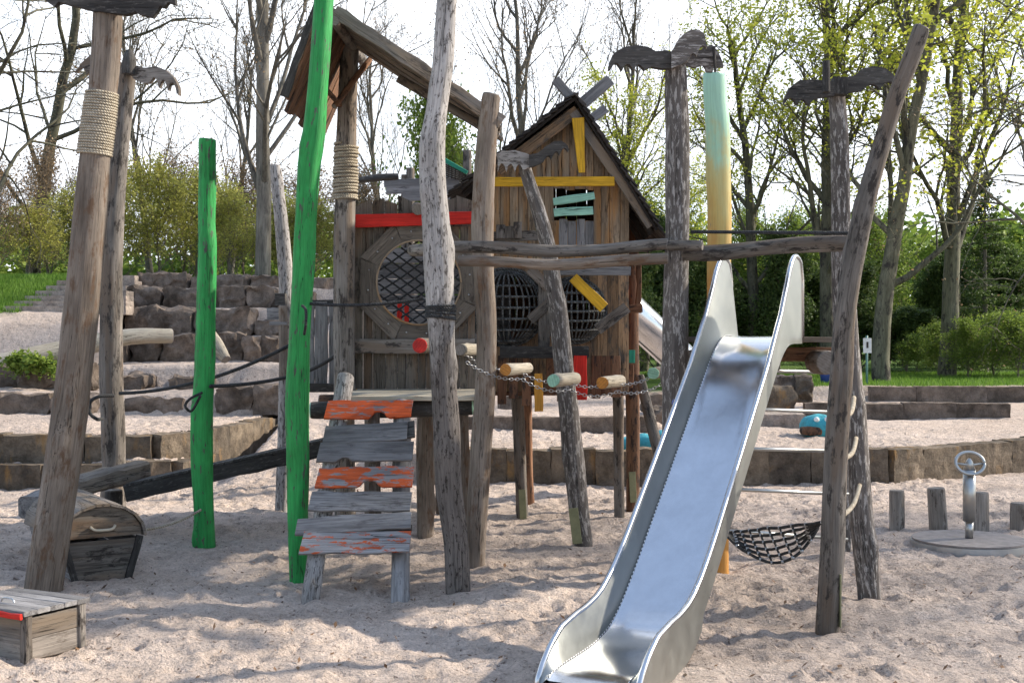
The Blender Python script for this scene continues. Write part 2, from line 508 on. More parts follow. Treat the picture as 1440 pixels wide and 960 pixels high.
M['leaf_b'] = leaf_mat('buds_brown', (.20, .14, .08), (.34, .24, .14), .3)
M['grassb'] = leaf_mat('grass_blades', (.08, .17, .02), (.18, .30, .05), .4)
M['bark'] = wood('tree_bark', (.09, .08, .065), (.22, .20, .165), patch=(.05, .045, .04), pth=(.55, .7), grain=.35, crack=.5, pscale=(4, 4, 2))
M['barkg'] = wood('tree_bark_mossy', (.07, .07, .045), (.17, .16, .11), patch=(.04, .035, .03), grain=.35, crack=.5, pscale=(4, 4, 2))
M['twig'] = plain('twig_bark', (.15, .125, .10), .9, var=.2)
M['litter'] = leaf_mat('leaf_litter', (.06, .035, .02), (.26, .15, .08), .1)
M['crook'] = wood('wood_crooked', (.26, .24, .22), (.52, .485, .455), patch=(.09, .077, .068), pth=(.53, .61), pscale=(38, 38, 14), vary=.1, zdark=(1.7, 2.3))
def dashed():
    m, nt, b, out = newmat('weld_seam')
    at = N(nt, 'ShaderNodeAttribute', attribute_name='wc').outputs['Vector']
    w = N(nt, 'ShaderNodeTexWave', wave_type='BANDS', bands_direction='Z'); w.inputs['Scale'].default_value = 9
    lk(nt, at, w.inputs['Vector'])
    lk(nt, ramp(nt, w.outputs[0], [(.45, .12), (.55, .8)]), b.inputs['Base Color']); b.inputs['Metallic'].default_value = .6; b.inputs['Roughness'].default_value = .4
    return m
M['weld'] = dashed()
M['steel_p'] = steel('steel_panel', (.38, .39, .37), .40)
M['steel_t'] = steel('steel_tube_rail', (.62, .63, .65), .24)
# ---------------------------------------------------------------- terrain
def sstep(a, b, x):
    t = np.clip((x - a) / (b - a), 0, 1); return t * t * (3 - 2 * t)

def yfL(x):   # front of the left curved retaining wall
    return np.interp(x, [-60, -5.13, -4.52, -4.32, -4.07, -3.85, -3.7], [16.7, 17.1, 17.3, 18.5, 19.8, 21.3, 24])
def yfR(x):
    return np.interp(x, [-2, 5, 7, 12, 20, 60], [17.1, 17.1, 18.5, 22, 30, 90])

def tz(x, y):
    x = np.asarray(x, float); y = np.asarray(y, float)
    yl = yfL(x)
    e = y - yl
    zl = np.interp(e, [-.5, -.28, -.22, .18, .24], [0, 0, .30, .31, .62]) * np.ones_like(x)
    fade0 = sstep(-4.3, -4.5, x)
    zl = np.where(e < .18, zl * fade0, zl)
    up = np.interp(y, [17, 20.7, 20.8, 22.8, 22.9, 24.5, 24.6, 26.1, 26.2, 27.6, 27.7, 28.8, 28.9, 40, 400],
                   [0, .08, .36, .44, .84, .88, 1.24, 1.36, 1.86, 1.94, 2.36, 2.38, 2.66, 2.8, 2.8])
    zl = zl + np.where(e > .18, up, 0)
    zm = np.interp(y, [15.5, 22.8, 24.6, 26.2, 27.7, 28.9, 400], [0, 1.0, 1.8, 2.48, 2.98, 3.28, 3.3])
    er = y - yfR(x)
    zr = np.interp(er, [0, .12, .2, 3.2], [0, 0, .43, .45])
    cu = sstep(2.6, 2.2, x) * np.interp(y, [20.4, 20.55], [0, .2])
    zr = zr + np.where(er > .2, cu, 0)
    far = np.where(x > 5.2, np.interp(y, [29.6, 29.8, 60], [0, .33, .35]), np.interp(y, [24, 34, 60], [0, .33, .35]))
    zr = zr + np.where(er > .2, far, 0)
    wl = sstep(-3.55, -3.9, x)
    z = zm * (1 - wl) + zl * wl
    hl = np.interp(y, [23.3, 24.4, 25.0, 28.9, 40], [1.3, 2.2, 2.42, 3.25, 3.4])
    z = np.maximum(z, z + (hl - z) * sstep(-.305, -.325, x / np.maximum(y, 5)) * (y > 23.3))
    wr = np.where(y < 22, sstep(-2.6, -1.0, x), sstep(-2.8, -.4, x))
    z = z * (1 - wr) + zr * wr
    return z

def tzf(x, y): return float(tz(np.array([x]), np.array([y]))[0])

_rs = np.random.RandomState(4)
_lat = _rs.rand(64, 64)
def vnoise(x, y, s):
    u = x / s; v = y / s
    i = np.floor(u).astype(int); j = np.floor(v).astype(int)
    fu = u - i; fv = v - j
    fu = fu * fu * (3 - 2 * fu); fv = fv * fv * (3 - 2 * fv)
    a = _lat[i % 64, j % 64]; b = _lat[(i + 1) % 64, j % 64]; c = _lat[i % 64, (j + 1) % 64]; d = _lat[(i + 1) % 64, (j + 1) % 64]
    return (a * (1 - fu) + b * fu) * (1 - fv) + (c * (1 - fu) + d * fu) * fv - .5

def grid_axis(segs):
    out = [segs[0][0]]
    for a, b, st0, st1 in segs:
        x = a; 
        while x < b - 1e-6:
            t = (x - a) / (b - a)
            x = min(b, x + st0 * (1 - t) + st1 * t)
            out.append(x)
    return np.array(out)

xs = grid_axis([(-200, -40, 14, 5), (-40, -13, 2.5, .3), (-13, -6, .2, .07), (-6, 6, .045, .045), (6, 13, .07, .25), (13, 40, .3, 3), (40, 200, 5, 14)])
ys = grid_axis([(-30, 4, 3, .3), (4, 7, .06, .04), (7, 13, .04, .045), (13, 19, .045, .06), (19, 31, .08, .12), (31, 60, .3, 3), (60, 260, 5, 16)])
X, Y = np.meshgrid(xs, ys)
Z = tz(X, Y)
sand = 1 - np.clip(sstep(29.5, 31, Y) + sstep(-9.4, -10.2, X) * sstep(24.6, 25.4, Y), 0, 1)
amp = sand * np.where(Y < 40, 1, .3)
Z = Z + amp * (vnoise(X, Y, 1.7) * .07 + vnoise(X + 9, Y, .55) * .035 + vnoise(X, Y + 5, .23) * .028 + vnoise(X + 3, Y + 2, .11) * .034)
# foot marks
rs = np.random.RandomState(11)
for k in range(7500):
    cx = rs.uniform(-9, 9); cy = rs.uniform(5.5, 21)
    if abs(cx) > cy * .5 + 1: continue
    a = rs.uniform(0, 3.14); L1 = rs.uniform(.055, .12); L2 = rs.uniform(.035, .055); dep = rs.uniform(.012, .042)
    i0, i1 = np.searchsorted(xs, [cx - .35, cx + .35]); j0, j1 = np.searchsorted(ys, [cy - .35, cy + .35])
    if i1 <= i0 or j1 <= j0: continue
    dx = X[j0:j1, i0:i1] - cx; dy = Y[j0:j1, i0:i1] - cy
    u = (dx * math.cos(a) + dy * math.sin(a)) / L1; w = (-dx * math.sin(a) + dy * math.cos(a)) / L2
    q = u * u + w * w
    Z[j0:j1, i0:i1] += (-dep * np.exp(-q) + dep * .45 * np.exp(-(np.sqrt(q) - 1.5) ** 2 / .3)) * sand[j0:j1, i0:i1]
# worn hollows under the ramp, at the slide's end and round the post feet
for (cx, cy, r, dep) in [(-1.2, 9.4, .7, .07), (.3, 6.4, .7, .08), (2.6, 11.3, .8, .05), (-1.3, 8.7, .5, -.05), (1.6, 9.2, .8, .05)]:
    Z += -dep * np.exp(-((X - cx) ** 2 + (Y - cy) ** 2) / r ** 2)
ny, nx = X.shape
verts = np.stack([X.ravel(), Y.ravel(), Z.ravel()], 1).astype(np.float32)
ii = np.arange(nx - 1)[None, :] + (np.arange(ny - 1) * nx)[:, None]
faces = np.stack([ii, ii + 1, ii + 1 + nx, ii + nx], -1).reshape(-1, 4).astype(np.int32)
me = bpy.data.meshes.new('ground')
me.vertices.add(len(verts)); me.vertices.foreach_set('co', verts.ravel())
me.loops.add(faces.size); me.loops.foreach_set('vertex_index', faces.ravel())
me.polygons.add(len(faces)); me.polygons.foreach_set('loop_start', np.arange(0, faces.size, 4, dtype=np.int32))
me.polygons.foreach_set('loop_total', np.full(len(faces), 4, np.int32))
me.update(calc_edges=True)
me.polygons.foreach_set('use_smooth', np.ones(len(faces), bool))
at = me.attributes.new('sand', 'FLOAT', 'POINT'); at.data.foreach_set('value', sand.ravel().astype(np.float32))

def ground_mat():
    m, nt, b, out = newmat('sand_and_turf')
    g = N(nt, 'ShaderNodeNewGeometry').outputs['Position']
    a = N(nt, 'ShaderNodeAttribute', attribute_name='sand').outputs['Fac']
    n1 = nz(nt, g, .8, 5, .6); n2 = nz(nt, g, 9, 6, .7); n3 = nz(nt, g, 60, 5, .7); n4 = nz(nt, g, 26, 4, .6)
    s = mix(nt, ramp(nt, n1, [(.35, 0.0), (.65, 1.0)]), (.60, .48, .395), (.72, .59, .50))
    s = mix(nt, .8, s, ramp(nt, n2, [(.3, .72), (.6, 1.08)]), 'MULTIPLY')
    s = mix(nt, .7, s, ramp(nt, n3, [(.3, .5), (.65, 1.15)]), 'MULTIPLY')
    s = mix(nt, ramp(nt, n4, [(.61, 0.0), (.66, .8)]), s, (.16, .11, .085))
    t = mix(nt, ramp(nt, n2, [(.35, 0.0), (.65, 1.0)]), (.05, .10, .018), (.11, .17, .035))
    lk(nt, mix(nt, a, t, s), b.inputs['Base Color'])
    b.inputs['Roughness'].default_value = .95; b.inputs['Specular IOR Level'].default_value = .1
    vo = N(nt, 'ShaderNodeTexVoronoi', feature='SMOOTH_F1'); vo.inputs['Scale'].default_value = 6.5; vo.inputs['Smoothness'].default_value = .4
    wp = mix(nt, .12, g, N(nt, 'ShaderNodeTexNoise').outputs[1]); lk(nt, wp, vo.inputs['Vector'])
    dent = ramp(nt, vo.outputs[0], [(.05, 0.0), (.42, 1.0)])
    bn = bump(nt, dent, .42, .04); bn = bump(nt, n3, .8, .02, bn); bn = bump(nt, n4, .8, .05, bn); bn = bump(nt, n2, .8, .08, bn)
    lk(nt, bn, b.inputs['Normal'])
    return m
me.materials.append(ground_mat())
gr = bpy.data.objects.new('ground', me); col.objects.link(gr); gr['kind'] = 'structure'

# ---------------------------------------------------------------- stone walls and boulders
def wall_run(name, label, path, h, thick, bw, mat, seed, sink=.12, topjit=.02):
    rnd = random.Random(seed)
    pts = [V(p) for p in path]
    # cumulative
    cum = [0]
    for i in range(1, len(pts)): cum.append(cum[-1] + (pts[i] - pts[i - 1]).length)
    def at(s):
        for i in range(1, len(pts)):
            if s <= cum[i] or i == len(pts) - 1:
                t = (s - cum[i - 1]) / (cum[i] - cum[i - 1]); return pts[i - 1].lerp(pts[i], t)
    th = thing(name, label, 'stone wall', pts[len(pts) // 2])
    s = 0
    while s < cum[-1] - .1:
        w = min(bw * rnd.uniform(.7, 1.35), cum[-1] - s)
        a = at(s); b2 = at(min(s + w, cum[-1])); c = (a + b2) / 2
        rz = math.atan2(b2.y - a.y, b2.x - a.x)
        mb = MB(rnd.randrange(9999))
        hh = h + rnd.uniform(-topjit, topjit)
        zc = c.z + (hh - sink) / 2
        rock(mb, (c.x, c.y + rnd.uniform(-.015, .015), zc), ((b2 - a).length + .004, thick * rnd.uniform(.95, 1.05), hh + sink), rz + rnd.uniform(-.03, .03), .035, n=(12, 5, 9), round_=.06)
        mb.build('block', mat, th)
        s += w
    return th

def lw(x, dy, z): return (x, float(yfL(x)) + dy, z)
xsw = [-16, -12, -9, -7, -5.6, -5.13, -4.75, -4.52, -4.4, -4.32, -4.18, -4.07, -3.93, -3.85]
wall_run('terrace_wall', 'long curved stone wall behind the green posts, upper course', [lw(x, .05, .29) for x in xsw], .37, .34, .8, M['stone2'], 3)
wall_run('terrace_wall', 'low stone course in front of the long curved wall at left', [lw(x, -.3, 0) for x in xsw[:10]], .32, .34, .8, M['stone2'], 4)
wall_run('terrace_wall', 'brown stone block wall across the sand behind the play tower and the spinner',
         [(x, float(yfR(x)) + .1, 0) for x in (-1.2, 0, 1.5, 3, 5, 5.8, 6.5, 7, 8.2, 9.5, 11)], .46, .34, .62, M['stone2'], 5)
wall_run('terrace_wall', 'low dark stone edging seen between the playhouse legs', [(x, 20.45, .44) for x in (-1.1, 0, 1.0, 2.3)], .25, .3, .9, M['stone'], 6)
wall_run('terrace_wall', 'dark free-standing stone edging on the upper sand at right', [(P(1130, 0, 23.9).x, 23.9, .45), (P(1300, 0, 23.7).x, 23.7, .45), (P(1418, 0, 23.5).x, 23.5, .45)], .28, .32, .9, M['stone'], 7)
wall_run('terrace_wall', 'mossy stone edging in front of the lawn at far right', [(P(x, 0, 29.4).x, 29.5, .45) for x in (1225, 1330, 1440, 1600)], .36, .35, 1.2, M['stone'], 8)

ORD = ['first', 'second', 'third', 'fourth', 'fifth', 'sixth', 'seventh', 'eighth', 'ninth', 'tenth', 'eleventh', 'twelfth']
def boulder(px0, px1, top, bot, d, seed, label, mat='stone', rough=.1, rnd_=.12, depth=.8, tilt=0, group='sandstone boulders in the terraces', n=(15, 8, 10)):
    a = P(px0, bot, d); b = P(px1, top, d)
    _q = random.Random(seed * 3 + 1); w = (b.x - a.x) * _q.uniform(.9, 1.02); h = (b.z - a.z) * _q.uniform(.85, 1.05)
    a.x += _q.uniform(-.04, .04); d += _q.uniform(-.12, .12)
    mb = MB(seed)
    rock(mb, ((a.x + b.x) / 2, d + depth / 2, (a.z + b.z) / 2 - .07), (w * 1.03, depth, h + .16), random.Random(seed).uniform(-.09, .09), rough, n=n, round_=rnd_, tilt=tilt)
    o = mb.build('sandstone_boulder', M[mat], None, (0.5 * (a.x + b.x), d + depth / 2, a.z))
    tag(o, label, 'boulder', group)
    return o
rows = [
 ('top', 28.5, [(190, 260, 384, 405), (266, 300, 390, 406), (300, 352, 386, 404), (352, 392, 388, 404), (430, 475, 392, 418)]),
 ('second', 27.2, [(168, 228, 402, 432), (232, 285, 406, 430), (286, 308, 405, 430), (305, 345, 402, 430), (345, 388, 404, 428), (395, 440, 412, 432)]),
 ('third', 25.7, [(96, 165, 440, 465), (172, 270, 433, 468), (272, 302, 436, 468), (304, 355, 434, 470), (356, 402, 452, 470), (405, 470, 446, 470)]),
 ('fourth', 24.0, [(168, 180, 478, 503), (178, 222, 478, 503), (224, 276, 474, 511), (306, 340, 470, 504), (341, 365, 474, 503), (366, 395, 475, 500)]),
 ('fifth', 22.2, [(-40, 22, 511, 540), (24, 82, 515, 541), (84, 135, 514, 540), (168, 204, 529, 552), (232, 292, 530, 558)]),
 ('lowest', 20.6, [(-60, 70, 556, 584), (72, 135, 556, 583), (174, 258, 560, 586), (300, 352, 546, 572), (352, 410, 542, 570)]),
]
for rn, d, L in rows:
    for k, (a, b_, t, bt) in enumerate(L):
        w = ('large' if (b_ - a) > 70 else 'small' if (b_ - a) < 30 else 'mid-sized')
        boulder(a, b_, t, bt, d, 100 + int(d * 10) + k * 7, f'{w} weathered sandstone block, {ORD[k]} from the left in the {rn} terrace row', rough=.15 if d > 21 else .10)
# boulders behind the slide platform
boulder(1068, 1120, 545, 566, 23.6, 301, 'pale mossy low boulder seen between slide and ladder rungs', 'stone2', .12, .25)
boulder(1098, 1124, 529, 548, 24.6, 302, 'dark upright boulder behind the slide, left of the ochre one', 'stone', .12, .3)
boulder(1124, 1146, 528, 556, 24.2, 303, 'ochre streaked upright boulder behind the slide platform', 'stone2', .1, .2)
boulder(1060, 1140, 584, 593, 21.5, 304, 'thin flat stone slab edge under the ladder rungs', 'stonetop', .05, .08)
boulder(905, 940, 556, 572, 22.5, 305, 'grey boulder between playhouse leg and batwinged post', 'stone', .1, .25)
boulder(915, 945, 575, 590, 21.0, 306, 'low grey boulder above the turquoise figure', 'stone', .1, .25)
boulder(700, 745, 560, 580, 22.5, 307, 'dark boulder under the playhouse floor', 'stone', .1, .25)

# stair treads on the hill, left
for k in range(7):
    y = 432 - k * 7.2
    d = 25.2 + k * .5
    x0 = 5 + k * 15; x1 = 178 + (k > 4) * 12
    a = P(x0, y, d); b_ = P(x1, y, d)
    mb = MB(400 + k)
    rock(mb, ((a.x + b_.x) / 2, d + .25, a.z - .06), (b_.x - a.x, .55, .17), 0, .02, n=(10, 4, 4), round_=.04)
    o = mb.build('stone_step', M['stonetop'], None, ((a.x + b_.x) / 2, d, a.z - .1))
    tag(o, f'grey stone step, {ORD[k]} from the bottom of the hillside stair', 'stone step', 'stone steps up the grassy hill')

# fallen pale trunk on the terraces
mb = MB(41)
log(mb, [P(-60, 530, 22.6), P(20, 508, 22.8), P(110, 488, 23.2), P(180, 474, 23.5), P(242, 472, 23.8)], [.20, .19, .17, .15, .13], n=18, rough=.1)
o = mb.build('fallen_trunk', [M['pine'], M['e_grey']], None, P(110, 495, 23.2)); tag(o, 'pale debarked fallen tree trunk lying on the stone terraces', 'log')
mb = MB(42)
log(mb, [P(296, 470, 23.0), P(305, 485, 22.8), P(318, 505, 22.6)], [.11, .12, .09], n=12, rough=.12)
o = mb.build('wood_stub', [M['pine'], M['e_grey']], None, P(318, 505, 22.6)); tag(o, 'pale broken limb leaning on a boulder beside the small green pole', 'log')

# ---------------------------------------------------------------- vegetation
class Fast:
    def __init__(self): self.v = []; self.f = []
def tree_arrays(seed, height, r0, trunk_frac=.35, lean=(0, 0), nlimb=10, spread=.9, levels=3, kids=(7, 6, 5), upw=.25, twig_r=.006, limb_len=.5, wander=.16, droop=0, forks=0):
    rnd = random.Random(seed)
    V0 = []; Fc = []; tips = []
    def ring_tube(pts, rads, n):
        b = len(V0)
        for i, p in enumerate(pts):
            t = (pts[min(i + 1, len(pts) - 1)] - pts[max(i - 1, 0)])
            t.normalize()
            u = t.cross(V((.3, .9, .1)));
            if u.length < .05: u = t.cross(V((1, 0, 0)))
            u.normalize(); w = t.cross(u)
            for k in range(n):
                a = 6.2832 * k / n
                q = p + (u * math.cos(a) + w * math.sin(a)) * rads[i]
                V0.append((q.x, q.y, q.z))
        for i in range(len(pts) - 1):
            for k in range(n):
                k2 = (k + 1) % n
                Fc.append((b + i * n + k, b + i * n + k2, b + (i + 1) * n + k2, b + (i + 1) * n + k))
    def grow(p, d, L, r, lev):
        n = {0: 12, 1: 7, 2: 4, 3: 3, 4: 3}[min(lev, 4)]
        k = {0: 14, 1: 9, 2: 6, 3: 4, 4: 3}[min(lev, 4)]
        pts = [p.copy()]; dirs = [d.copy()]; rads = [r]
        for i in range(k):
            j = wander * (1.0 if lev else .35)
            d = d + V((rnd.gauss(0, j), rnd.gauss(0, j), rnd.gauss(0, j) + (upw * .25 if lev else .12) - droop * lev * .06))
            d.normalize()
            p = p + d * (L / k)
            pts.append(p.copy()); dirs.append(d.copy())
            f = (i + 1) / k
            rads.append(max(twig_r * .6, r * (1 - f * (.72 if lev == 0 else .82))))
        ring_tube(pts, rads, n)
        if lev >= levels:
            tips.append((pts[-1].copy(), dirs[-1])); tips.append((pts[len(pts) // 2].copy(), dirs[-1])); return
        cnt = nlimb if lev == 0 else kids[lev - 1]
        for c in range(cnt):
            f = (trunk_frac + (1 - trunk_frac) * (c + rnd.random()) / cnt) if lev == 0 else (.2 + .8 * (c + rnd.random()) / cnt)
            i = min(k - 1, int(f * k)); t = f * k - i
            q = pts[i].lerp(pts[min(i + 1, k)], min(t, 1)); dd = dirs[i]
            a = rnd.uniform(0, 6.283)
            u = dd.cross(V((.2, .3, .9)))
            if u.length < .05: u = dd.cross(V((1, 0, 0)))
            u.normalize(); w = dd.cross(u)
            sp = spread * rnd.uniform(.7, 1.25) * (1.1 if lev else 1)
            nd = (dd + (u * math.cos(a) + w * math.sin(a)) * sp + V((0, 0, upw))).normalized()
            nl = (height * limb_len * (1.15 - .65 * f) if lev == 0 else L * rnd.uniform(.38, .62)) * rnd.uniform(.8, 1.15)
            nr = max(twig_r, min(rads[i] * .75, r * ((.42 if lev == 0 else .5) * rnd.uniform(.7, 1.1))))
            grow(q, nd, nl, nr, lev + 1)
        tips.append((pts[-1].copy(), dirs[-1]))
    grow(V((0, 0, -.3)), V((lean[0], lean[1], 1)).normalized(), height, r0, 0)
    return V0, Fc, tips

def mesh_from(name, vs, fs, mat, smooth=True):
    me = bpy.data.meshes.new(name)
    va = np.array(vs, np.float32); fa = np.array(fs, np.int32)
    me.vertices.add(len(va)); me.vertices.foreach_set('co', va.ravel())
    n = fa.shape[1]
    me.loops.add(fa.size); me.loops.foreach_set('vertex_index', fa.ravel())
    me.polygons.add(len(fa)); me.polygons.foreach_set('loop_start', np.arange(0, fa.size, n, dtype=np.int32))
    me.polygons.foreach_set('loop_total', np.full(len(fa), n, np.int32))
    me.update(calc_edges=True)
    me.polygons.foreach_set('use_smooth', np.full(len(fa), smooth))
    a = me.attributes.new('wc', 'FLOAT_VECTOR', 'POINT'); a.data.foreach_set('vector', va.ravel())
    me.materials.append(mat)
    return me

def leaves(name, tips, per, size, spread, mat, seed, zmin=-1e9):
    """leaf shaped quads scattered round the twig tips"""
    r = np.random.RandomState(seed)
    T = np.array([tuple(t[0]) for t in tips], np.float32)
    T = T[T[:, 2] > zmin]
    n = len(T) * per
    c = np.repeat(T, per, 0) + r.normal(0, spread, (n, 3))
    a = r.normal(0, 1, (n, 3)); a[:, 2] *= .6; a /= np.linalg.norm(a, axis=1)[:, None]
    b = r.normal(0, 1, (n, 3)); b -= a * (a * b).sum(1)[:, None]; b /= np.linalg.norm(b, axis=1)[:, None]
    s = size * r.uniform(.55, 1.3, (n, 1))
    v = np.stack([c - a * s, c + b * s * .55 + a * s * .1, c + a * s, c - b * s * .55 + a * s * .1], 1).reshape(-1, 3)
    f = np.arange(n * 4).reshape(-1, 4)
    return mesh_from(name, v, f, mat, False)

PROTO = {}
def proto(key, wood_mat, leafspec=None, **kw):
    vs, fs, tips = tree_arrays(**kw)
    tm = mesh_from('limbs', vs, fs, wood_mat)
    lm = leaves('crown', tips, *leafspec) if leafspec else None
    PROTO[key] = (tm, lm)

def plant(key, name, label, cat, x, y, s, rz, group=None, sz=None, z=None, parts=('trunk', 'crown')):
    tm, lm = PROTO[key]
    z = tzf(x, y) if z is None else z
    e = thing(name, label, cat, (x, y, z), group)
    e.rotation_euler = (0, 0, rz); e.scale = (s, s, sz or s)
    a = bpy.data.objects.new(parts[0], tm); col.objects.link(a); a.parent = e
    if lm:
        b = bpy.data.objects.new(parts[1], lm); col.objects.link(b); b.parent = e
    return e

proto('bareA', M['bark'], (1, .035, .12, M['leaf_b'], 1), seed=5, height=15, r0=.25, trunk_frac=.28, nlimb=15, spread=.75, levels=4, kids=(7, 5, 4), upw=.22, twig_r=.009, limb_len=.42, wander=.17)
proto('bareS', M['bark'], (1, .035, .12, M['leaf_b'], 11), seed=6, height=17, r0=.2, trunk_frac=.1, nlimb=22, spread=.8, levels=4, kids=(7, 5, 4), upw=.2, twig_r=.009, limb_len=.3, wander=.07)
proto('bareB', M['bark'], (1, .035, .15, M['leaf_b'], 2), seed=8, height=12, r0=.17, trunk_frac=.2, nlimb=12, spread=.75, levels=4, kids=(7, 5, 4), upw=.35, twig_r=.006, limb_len=.5, wander=.13)
proto('bareC', M['barkg'], (1, .04, .15, M['leaf_b'], 3), seed=13, height=13, r0=.22, trunk_frac=.15, nlimb=13, spread=1.1, levels=4, kids=(6, 5, 4), upw=.1, twig_r=.008, limb_len=.5, wander=.2, droop=.6)
proto('leafA', M['barkg'], (8, .072, .11, M['leaf_y'], 4), seed=21, height=14, r0=.27, trunk_frac=.2, nlimb=14, spread=.8, levels=3, kids=(7, 6), upw=.25, twig_r=.008, limb_len=.45, wander=.16)
proto('leafB', M['barkg'], (8, .072, .11, M['leaf_y'], 5), seed=27, height=12, r0=.24, trunk_frac=.15, nlimb=12, spread=.9, levels=3, kids=(7, 7), upw=.15, twig_r=.008, limb_len=.5, wander=.18)
proto('leafG', M['bark'], (10, .09, .25, M['leaf_g'], 6), seed=33, height=9, r0=.18, trunk_frac=.08, nlimb=18, spread=.9, levels=3, kids=(7, 6), upw=.2, twig_r=.010, limb_len=.42, wander=.16)
proto('bushO', M['twig'], (6, .055, .14, M['leaf_o'], 7), seed=41, height=3.6, r0=.05, trunk_frac=.03, nlimb=22, spread=.95, levels=3, kids=(6, 5), upw=.3, twig_r=.006, limb_len=.6, wander=.16)
proto('bushG', M['twig'], (9, .055, .14, M['leaf_g'], 8), seed=43, height=3.2, r0=.05, trunk_frac=.03, nlimb=22, spread=1.0, levels=3, kids=(6, 5), upw=.3, twig_r=.006, limb_len=.6, wander=.16)
proto('bushD', M['twig'], (17, .075, .15, M['leaf_d'], 9), seed=47, height=5.0, r0=.07, trunk_frac=.03, nlimb=24, spread=.9, levels=3, kids=(6, 5), upw=.35, twig_r=.008, limb_len=.45, wander=.14)
proto('bushB', M['twig'], (2, .05, .12, M['leaf_b'], 10), seed=49, height=4.2, r0=.05, trunk_frac=.03, nlimb=24, spread=.8, levels=3, kids=(8, 6), upw=.4, twig_r=.008, limb_len=.6, wander=.16)
# conifer
def conifer(seed, h, mat):
    rnd = random.Random(seed); vs = []; fs = []; tips = []
    n = 8
    for i in range(9):
        z = h * i / 8; r = .16 * (1 - i / 8.6)
        for k in range(n): vs.append((math.cos(6.283 * k / n) * r, math.sin(6.283 * k / n) * r, z))
    for i in range(8):
        for k in range(n): fs.append((i * n + k, i * n + (k + 1) % n, (i + 1) * n + (k + 1) % n, (i + 1) * n + k))
    for i in range(95):
        f = (i + rnd.random()) / 95; z = h * (.04 + .94 * f); L = (h * .27) * (1 - f) ** .8 * rnd.uniform(.6, 1.15) + .15
        a = rnd.uniform(0, 6.283); p = V((0, 0, z)); d = V((math.cos(a), math.sin(a), rnd.uniform(-.25, .1))).normalized()
        b = len(vs)
        for j in range(6):
            q = p + d * L * j / 5 + V((0, 0, .12 * L * (j / 5) ** 2 - .1 * L * j / 5)); rr = .03 * (1 - j / 6)
            for k in range(3):
                aa = 2.09 * k; vs.append((q.x - d.y * math.cos(aa) * rr, q.y + d.x * math.cos(aa) * rr, q.z + math.sin(aa) * rr))
            if j:
                for _ in range(int(3 + L * 2.5)):
                    o2 = rnd.uniform(-1, 1) * (1.15 - j / 6) * .28 * L
                    tips.append((q + V((-d.y * o2, d.x * o2, rnd.uniform(-.1, .02))), d))
        for j in range(5):
            for k in range(3): fs.append((b + j * 3 + k, b + j * 3 + (k + 1) % 3, b + (j + 1) * 3 + (k + 1) % 3, b + (j + 1) * 3 + k))
    PROTO['conifer'] = (mesh_from('limbs', vs, fs, M['bark']), leaves('crown', tips, 5, .07, .07, mat, 9))
conifer(3, 9, M['leaf_d'])

rnd = random.Random(99)
def ptree(key, name, label, cat, px, d, s, rz, group=None, sz=None):
    x = (px - 720) * d / F
    return plant(key, name, label, cat, x, d, s, rz, group, sz)
G1 = 'trees round the playground'
# left side
ptree('bareS', 'bare_tree', 'tall bare tree with straight trunk behind the green poles', 'tree', 369, 31.5, 1.0, .4, G1)
ptree('bareC', 'bare_tree', 'bare tree with drooping twigs at the left edge of the photo', 'tree', -12, 27, .85, 1.2, G1)
ptree('bareC', 'bare_tree', 'bare spreading tree beyond the hill left of the roped post', 'tree', 45, 38, 1.0, 3.9, G1)
ptree('bareB', 'bare_tree', 'slim bare tree behind the roped post', 'tree', 215, 44, .8, 2.2, G1)
ptree('bareB', 'bare_tree', 'slim bare tree in the gap right of the small green pole', 'tree', 320, 47, .72, 5.1, G1)
ptree('bareB', 'bare_tree', 'thin bare tree seen under the tower roof boards', 'tree', 535, 46, .75, .9, G1)
# centre
ptree('bareB', 'bare_tree', 'bare tree with fine upright twigs behind the playhouse gable', 'tree', 752, 40, 1.0, 3.0, G1)
ptree('bareB', 'bare_tree', 'bare tree with reddish buds right behind the playhouse gable', 'tree', 850, 43, .98, 4.4, G1)
ptree('bushG', 'leafy_shrub', 'small bright green tree top above the grey boards', 'tree', 618, 36, .85, .6, G1, 1.55)
ptree('leafB', 'leafy_tree', 'sparse fresh green tree between playhouse and tall bat post', 'tree', 905, 42, .68, 2.5, G1)
# right
ptree('leafA', 'leafy_tree', 'yellow green tree behind the mint and ochre post', 'tree', 1065, 38, .74, 1.1, G1)
ptree('leafA', 'leafy_tree', 'yellow green tree behind the slide top handrails', 'tree', 1165, 35, .84, 2.9, G1)
ptree('leafB', 'leafy_tree', 'tall yellow green tree with thick trunk beside the white sign', 'tree', 1240, 33, 1.05, 4.0, G1)
ptree('leafA', 'leafy_tree', 'tall yellow green tree behind the leaning ladder post', 'tree', 1330, 37, 1.0, 5.2, G1)
ptree('bareC', 'bare_tree', 'large dark limbed tree at the right edge of the photo', 'tree', 1515, 30, .95, 3.3, G1)
ptree('bareA', 'bare_tree', 'bare brown crowned tree high at far right', 'tree', 1440, 44, 1.0, 1.9, G1)
ptree('conifer', 'conifer', 'dark conifer in front of the woods at far right', 'conifer', 1385, 41, .72, .5, G1)
ptree('conifer', 'conifer', 'slimmer dark conifer left of the other conifer', 'conifer', 1340, 46, .7, 2.5, G1)
